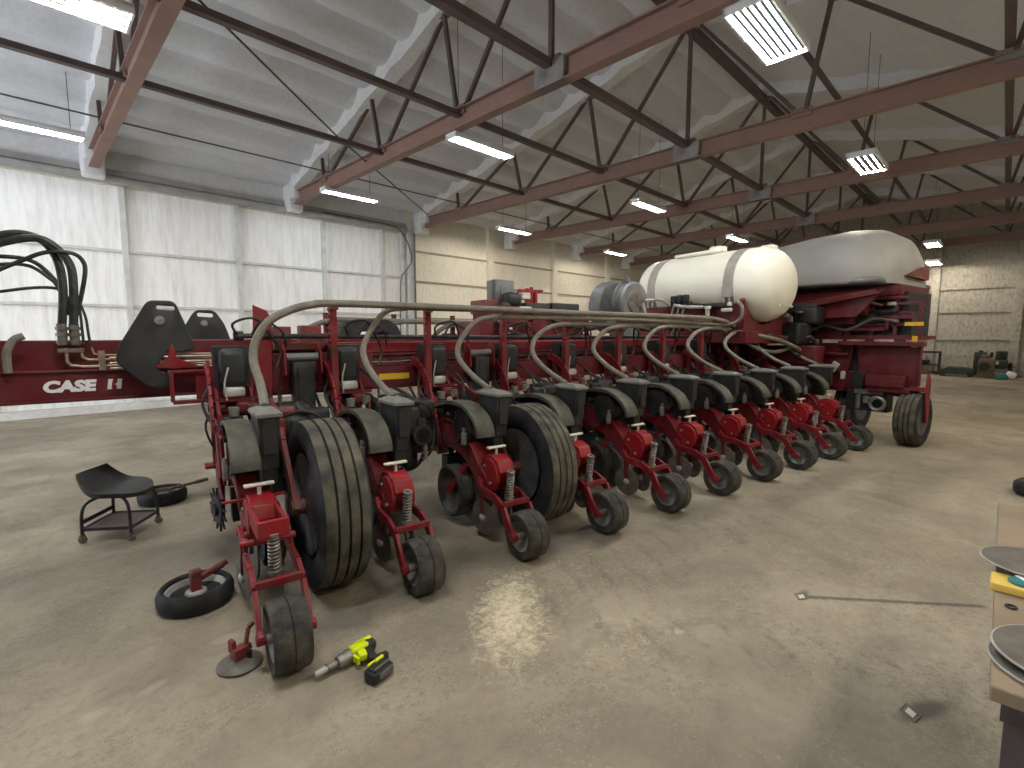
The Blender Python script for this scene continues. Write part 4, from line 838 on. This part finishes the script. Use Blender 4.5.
m = MB(); m.box((7.3, .9, .80), (.5, 1.4, .3)); m.box((6.6, 1.2, 1.05), (.8, .7, .5)); m.box((6.3, 1.5, 1.2), (.3, 1.8, .25)); obj('centre_chassis', m, DRED, PL, .01)
m = MB(); m.cyl((6.95, .22, .52), (6.95, .22, .62), .05, 12); m.tube([(6.88, .07 + .085 * math.cos(a), .53 + .085 * math.sin(a)) for a in [2 * math.pi * i / 24 for i in range(25)]], .026, 8); m.cyl((6.88, .30, .44), (6.88, .30, .64), .030, 12); m.box((6.98, .2, .68), (.12, .34, .06)); obj('hub_ring', m, STL, PL)
m = MB(); m.box((7.05, .22, .55), (.2, .5, .28)); obj('axle_motor', m, BLK, PL); m = MB(); m.rbox((6.2, .9, 1.5), (.4, .3, .3), .05); m.rbox((6.4, .8, 1.75), (.3, .3, .25), .05); obj('hydraulic_motor', m, BLK, PL)
def p_wheel(p, q, r, w_):
    lift_wheel(p, q, r, w_, 'transport_wheel', math.pi / 2)
p_wheel(7.02, -.30, .36, .26); p_wheel(7.55, .60, .40, .28); p_wheel(7.4, 2.9, .4, .28); p_wheel(7.4, 3.6, .4, .28)
# pipes and hoses between tank and bin
for pts, r_ in (([(5.2, 1.2, 1.45), (5.8, .95, 1.40), (6.3, .9, 1.5), (6.5, .9, 1.7)], .04), ([(5.0, 1.0, 1.5), (5.6, .85, 1.42), (6.2, .8, 1.25), (6.4, .8, 1.05)], .03), ([(6.1, .85, 1.35), (6.3, .75, 1.45), (6.45, .7, 1.3), (6.35, .72, 1.15), (6.1, .8, 1.18)], .035), ([(4.9, 1.05, 1.5), (5.3, .95, 1.3), (5.7, .9, 1.25), (6.1, .9, 1.3)], .025)):
    m = MB(); m.tube(pts, r_, 8, 5); obj('bulk_hose', m, HOSE if r_ < .035 else BLK, PL)
m = MB(); m.rbox((5.95, .9, 1.75), (.10, .06, .05), .01); m.rbox((6.05, .9, 1.70), (.05, .06, .08), .01); m.rbox((6.2, .85, 1.80), (.12, .06, .03), .01); obj('pale_coupling', m, LID, PL)

# ------------------------------------------------------------ loose things on the floor
def loose_wheel(p, q, rz, label, arm):
    e = empty('gauge_wheel_assembly', W(p, q, 0), PAZ + rz, label, 'wheel', 'rubber wheels taken off and laid on the floor')
    m = MB(); r = .185; m.lathe([(.01, .145), (.0, .16), (.01, .178), (.03, r), (.075, r + .003), (.10, r - .008), (.112, .165), (.105, .148), (.06, .142)], 'z', (0, 0, 0), 40); obj('tire', m, RUB, e)
    m = MB(); m.lathe([(.02, .02), (.025, .146), (.09, .148), (.085, .138), (.05, .12), (.045, .06), (.07, .05), (.075, .02)], 'z', (0, 0, 0), 36); obj('rim', m, RIM if arm else DSTL, e)
    m = MB()
    if arm:
        m.rbox((.0, .0, .125), (.05, .045, .13), .008); m.box((.005, .0, .175), (.055, .055, .02)); m.bar((.02, .02, .12), (.17, .08, .135), .025, .03); m.cyl((.08, .045, .13), (.19, .09, .14), .017, 10)
    else: m.bar((.05, .05, .09), (.33, .14, .12), .02, .02); m.cyl((.24, .11, .11), (.34, .145, .122), .017, 10)
    obj('arm', m, WRED if arm else DSTL, e, .003)
    return e
loose_wheel(-1.085, .62, R(14), 'black rubber wheel with upright red bracket lying in front of the end row unit', True)
loose_wheel(-1.235, 2.78, R(-8), 'black rubber wheel with dark rod lying behind the rolling stool', False)
# rolling stool
ST = empty('rolling_stool', W(-1.485, 2.09, 0), PAZ + R(62), 'low black tractor-seat mechanic stool on four castors with metal tray', 'stool')
m = MB(); nu, nv = 14, 14; vs = []
for j in range(nv + 1):
    v = -1 + 2 * j / nv
    for i in range(nu + 1):
        u_ = -1 + 2 * i / nu
        k_ = math.sqrt(1 - .48 * v * v); kk = math.sqrt(1 - .48 * u_ * u_)
        x = .225 * u_ * k_ ; y = .20 * v * kk
        z = .355 + .016 * abs(u_) ** 2.5 + (.13 * max(0, v) ** 2.2) - .02 * max(0, -v) ** 2
        vs.append((x, y + .03 * max(0, v), z))
top = len(vs); vs += [(x, y, z - .032) for x, y, z in vs]
w_ = nu + 1; fs = []
for j in range(nv):
    for i in range(nu):
        a = j * w_ + i; fs.append((a, a + 1, a + w_ + 1, a + w_)); fs.append((top + a, top + a + w_, top + a + w_ + 1, top + a + 1))
for i in range(nu): fs.append((i, top + i, top + i + 1, i + 1)); a = nv * w_ + i; fs.append((a, a + 1, top + a + 1, top + a))
for j in range(nv): a = j * w_; fs.append((a, a + w_, top + a + w_, top + a)); a = j * w_ + nu; fs.append((a, top + a, top + a + w_, a + w_))
m.add(vs, fs); obj('seat', m, BLK, ST, angle=60)
m = MB()
for s in (-1, 1): m.tube([(s * .17, -.16, .06), (s * .165, -.155, .24), (s * .14, -.11, .31), (s * .10, -.02, .325), (s * .14, .09, .31), (s * .165, .15, .24), (s * .17, .16, .06)], .011, 8, 4)
for s in (-1, 1): m.bar((-.17, s * .16, .10), (.17, s * .16, .10), .012, .022); m.bar((s * .17, -.16, .10), (s * .17, .16, .10), .012, .022)
m.bar((-.17, .16, .15), (.17, .16, .15), .006, .03); obj('frame', m, BLK, ST)
m = MB(); m.box((0, 0, .10), (.34, .32, .006)); obj('tray', m, mat('rusty_tray', (.10, .06, .05), .6, .2, (.16, .11, .09), 8), ST)
for sx in (-1, 1):
    for sy in (-1, 1):
        m = MB(); m.lathe([(-.011, .022), (-.008, .027), (.008, .027), (.011, .022)], 'x', (sx * .17, sy * .16, .027), 16); m.bar((sx * .17, sy * .16, .03), (sx * .17, sy * .16, .065), .03, .02); obj('caster', m, DSTL, ST)
# disc with red bracket beside the closing wheel
e = empty('disc_assembly', W(-.955, -.115, 0), PAZ + R(20), 'grey steel disc with small red bracket lying against the nearest closing wheel', 'disc')
m = MB(); m.lathe([(.0, .08), (.004, .092), (.012, .094), (.022, .08), (.034, .04), (.036, .01)], 'z', (0, 0, 0), 32); obj('disc_blade', m, DSTL, e)
m = MB(); m.box((.0, 0, .06), (.06, .05, .05)); m.bar((-.03, .0, .055), (.05, .0, .075), .03, .03); m.bar((.03, .0, .08), (.05, .01, .15), .016, .016); m.bar((.05, .01, .15), (.075, .01, .165), .02, .02); m.box((-.02, .02, .09), (.02, .04, .06)); obj('bracket', m, WRED, e, .004)
m = MB(); m.lathe([(-.02, .012), (.02, .012)], 'z', (.03, -.03, .045), 6); obj('bolt', m, BLK, e)
# impact wrench lying on its side
e = empty('impact_wrench', W(-.555, -.395, 0), PAZ + R(14), 'lime and grey cordless impact wrench lying on the concrete', 'power tool')
m = MB(); m.lathe([(-.055, .008), (-.055, .016), (-.10, .017), (-.10, .020)][::-1] + [(-.05, .026), (-.03, .031), (.0, .033), (.03, .033)], 'x', (0, 0, .034), 20); obj('gear_case', m, STL, e)
m = MB(); m.lathe([(-.155, .011), (-.15, .014), (-.095, .014)], 'x', (0, 0, .034), 14); obj('socket', m, RIM, e)
m = MB(); m.lathe([(.025, .032), (.04, .036), (.10, .036), (.13, .030), (.14, .02)], 'x', (0, 0, .036), 18); obj('motor_housing', m, CHAR, e)
m = MB(); m.rbox((.055, -.004, .055), (.085, .05, .034), .01); m.rbox((.045, -.05, .045), (.04, .05, .036), .01, (0, 0, R(-18))); m.box((.01, -.06, .045), (.012, .04, .03)); m.rbox((.09, .012, .066), (.08, .025, .012), .005); obj('lime_shell', m, LIME, e)
m = MB(); m.rbox((.075, -.075, .036), (.04, .09, .04), .012, (0, 0, R(-15))); m.rbox((.09, -.125, .036), (.075, .03, .05), .01, (0, 0, R(-8))); obj('handle', m, BLK, e)
e = empty('battery_pack', W(-.470, -.565, 0), PAZ + R(24), 'grey tool battery pack with lime latch lying beside the impact wrench', 'battery')
m = MB(); m.rbox((0, 0, .032), (.115, .07, .05), .010); m.rbox((0, -.0, .058), (.095, .05, .018), .006); obj('case', m, CHAR, e)
m = MB(); m.rbox((.01, -.036, .035), (.08, .006, .03), .003); m.box((-.0, -.02, .07), (.085, .008, .006)); obj('side_label', m, GREY, e)
m = MB(); m.rbox((.02, .02, .071), (.05, .016, .012), .004); m.rbox((-.02, .028, .068), (.04, .012, .010), .004); obj('latch', m, LIME, e)
# floor anchors
for (x, y, a, lb) in ((3.07, .72, 0, 'small bright diamond-shaped floor anchor at the left end of the dark floor cut'), (2.40, .16, 20, 'small bright diamond-shaped floor anchor sitting in the dark oil stain')):
    e = empty('floor_anchor', (x, y, 0), R(a), lb, 'floor anchor')
    m = MB(); m.prism([(-.030, 0), (0, -.018), (.030, 0), (0, .018)], 'z', 0, .003); obj('plate', m, mat('bright_worn_steel', (.55, .54, .50), .4, .3), e)
    m = MB(); m.lathe([(-.004, .055), (0, .06), (.004, .055)], 'z', (0, 0, .0), 20) if False else m.tube([(-.055, 0, .002), (0, -.034, .002), (.055, 0, .002), (0, .034, .002), (-.055, 0, .002)], .003, 6); obj('ring', m, DSTL, e)

# ------------------------------------------------------------ work table at the right edge
TB = empty('work_table', (2.15, -.40, 0), 0, 'plywood topped work table with grey-purple steel legs at the right edge', 'table')
m = MB(); m.box((.08, .0, .73), (1.62, .74, .035)); obj('table_top', m, WOOD, TB, .004)
m = MB(); m.box((.08, .31, .69), (1.5, .02, .05)); m.box((-.70, .0, .69), (.02, .70, .05)); m.box((.85, .0, .69), (.02, .70, .05)); obj('apron', m, PURP, TB)
for (lx, ly) in ((-.62, .29), (.78, .27), (-.62, -.32), (.78, -.32)):
    m = MB(); m.bar((lx, ly, .71), (lx, ly, .0), .10, .035, up=(1, 0, 0)); m.bar((lx + .045, ly - .03, .71), (lx + .045, ly - .03, .0), .012, .08, up=(1, 0, 0)); obj('leg', m, PURP, TB)
def disc(x, y, z, tilt, r, lb):
    e = empty('opener_disc', (x, y, z), 0, lb, 'steel disc', 'worn round steel discs on the work table')
    e.rotation_euler = (R(tilt[0]), R(tilt[1]), 0)
    m = MB(); m.lathe([(0, .03, 0), (.0, r - .004, 1), (.001, r, 1), (.004, r, 1), (.005, r - .004, 0), (.005, .03, 0)], 'z', (0, 0, 0), 48); obj('blade', m, [DSTL, RIM], e)
    m = MB(); m.lathe([(.0, .035), (.012, .035), (.014, .02)], 'z', (0, 0, 0), 20); obj('centre_boss', m, BLK, e)
    return e
disc(2.16, -.125, .79, (0, 0), .135, 'flat grey steel disc overhanging the table edge behind the yellow gauge')
disc(1.60, -.15, .772, (0, -3), .125, 'dark steel disc lying on top of another at the near end of the table')
disc(1.58, -.155, .750, (0, 0), .135, 'pale-edged steel disc at the near end of the table, underneath the dark disc')
m = MB(); m.rbox((2.20, -.14, .768), (.10, .12, .039), .01); tag(obj('wooden_spacer', m, BLK), 'small dark block propping up the grey disc on the table', 'block')
e = empty('dial_gauge', (2.015, -.085, .7485), R(0), 'yellow rectangular case with round teal dial on the work table', 'gauge')
m = MB(); m.rbox((0, 0, .012), (.10, .13, .024), .004); obj('case', m, mat('yellow_case', (.66, .47, .10), .5), e)
m = MB(); m.lathe([(.0, .034), (.012, .034), (.016, .028)], 'z', (0, -.005, .02), 24); obj('dial', m, TEAL, e)
m = MB(); m.box((0, -.005, .037), (.05, .012, .003), (0, 0, R(35))); obj('needle', m, WHITEP, e)
m = MB()
pts = [(1.875 + .012 * math.cos(a), -.064 + .011 * math.sin(a), .751) for a in [2 * math.pi * i / 16 for i in range(17)]]; m.tube(pts, .0028, 6); tag(obj('snap_ring', m, BLK), 'tiny dark metal ring lying on the plywood beside the yellow case', 'ring')
e = empty('rubber_tire', (6.6, -.40, 0), 0, 'black tire partly out of view on the floor behind the work table', 'tire')
m = MB(); m.lathe([(.0, .16), (.0, .22), (.03, .25), (.10, .25), (.13, .22), (.13, .16)], 'z', (0, 0, 0), 36); obj('tread', m, RUB, e)

# ------------------------------------------------------------ machinery along the far wall
e = empty('steel_stand', (24.2, 1.95, 0), 0, 'dark welded steel stand by the far wall next to the planter', 'stand')
m = MB(); m.box((0, 0, .82), (.5, .62, .06)); m.box((0, 0, .35), (.5, .6, .04)); obj('shelf', m, BLK, e)
for sx in (-1, 1):
    for sy in (-1, 1): m = MB(); m.box((sx * .22, sy * .28, .40), (.05, .05, .80)); obj('leg', m, BLK, e)
m = MB(); m.rbox((-.05, .35, .30), (.4, .3, .5), .08); m.rbox((0, .1, .45), (.3, .2, .15), .05); obj('motor', m, BLK, e)
e = empty('mower_deck', (23.6, 1.16, 0), 0, 'low dark green implement deck on the floor by the far wall', 'implement')
m = MB(); m.prism([(-.5, .1), (.45, .1), (.45, .22), (.2, .34), (-.35, .30), (-.5, .2)], 'x', -.35, .35); obj('deck', m, GREEN, e, .02)
for s in (-.4, .35): m = MB(); m.lathe([(-.03, .1), (.03, .1)], 'x', (-.36, s, .1), 16); obj('wheel', m, BLK, e)
e = empty('parts_cabinet', (24.4, .58, 0), 0, 'upright dark green machine housing by the far wall', 'machine')
m = MB(); m.rbox((0, 0, .42), (.4, .34, .84), .04); obj('housing', m, GREEN, e)
m = MB(); m.box((-.21, .0, .6), (.02, .22, .2)); m.cyl((0, 0, .84), (0, 0, .9), .06, 12); obj('panel', m, BLK, e)
e = empty('engine_block', (23.2, .38, 0), 0, 'brown engine with rusty top standing by the far wall', 'engine')
m = MB(); m.rbox((0, 0, .42), (.45, .42, .5), .05); m.rbox((0, .05, .72), (.3, .2, .14), .04); m.box((0, 0, .1), (.5, .45, .18)); obj('block', m, BROWN, e)
m = MB(); m.cyl((-.1, -.1, .7), (-.1, -.1, .88), .04, 10); m.lathe([(-.03, .14), (.03, .14)], 'x', (-.25, .05, .4), 20); m.tube([(0, .2, .6), (0, .3, .5), (0, .3, .3)], .02, 6, 3); obj('pulley', m, BLK, e)
e = empty('garden_tractor', (24.05, .05, 0), 0, 'small dark open-frame tractor with white lamp by the far wall', 'tractor')
m = MB(); m.rbox((0, 0, .45), (.9, .34, .3), .06); m.rbox((.2, 0, .75), (.25, .3, .3), .05); m.tube([(-.1, 0, .6), (-.15, .0, .85)], .02, 8); obj('body', m, GREEN, e)
for sx, r_ in ((-.35, .16), (.3, .24)):
    for s in (-1, 1): m = MB(); m.lathe([(-.06, r_ * .7), (-.05, r_), (.05, r_), (.06, r_ * .7)], 'y', (sx, s * .24, r_), 20); obj('wheel', m, BLK, e)
m = MB(); m.lathe([(-.012, .12), (.012, .12)], 'z', (-.16, 0, .86), 18); obj('steering_wheel', m, BLK, e)
m = MB(); m.rbox((-.47, .1, .5), (.04, .1, .1), .01); m.rbox((-.47, .12, .12), (.05, .1, .14), .01); obj('headlamp', m, WHITEP, e)
e = empty('jug_pile', (22.8, -.12, 0), 0, 'teal and white plastic jug lying on the floor at the far right', 'jug')
m = MB(); m.rbox((0, .12, .09), (.3, .3, .18), .05); obj('jug_body', m, TEAL, e)
m = MB(); m.rbox((0, -.1, .16), (.26, .26, .2), .06, (R(25), 0, 0)); obj('jug_top', m, WHITEP, e)
m = MB(); m.box((24.66, .8, .04), (.1, 2.4, .08)); tag(obj('timber_skid', m, BROWN), 'long dark timber lying along the base of the far wall', 'timber')

# ------------------------------------------------------------ view
SC.view_settings.view_transform = 'Standard'; SC.view_settings.look = 'None'; SC.view_settings.gamma = 1.0; SC.view_settings.use_curve_mapping = False
SC.view_settings.exposure = 0.2
SC.cycles.use_denoising = True
SC.cycles.max_bounces = 6; SC.cycles.diffuse_bounces = 4; SC.cycles.glossy_bounces = 3
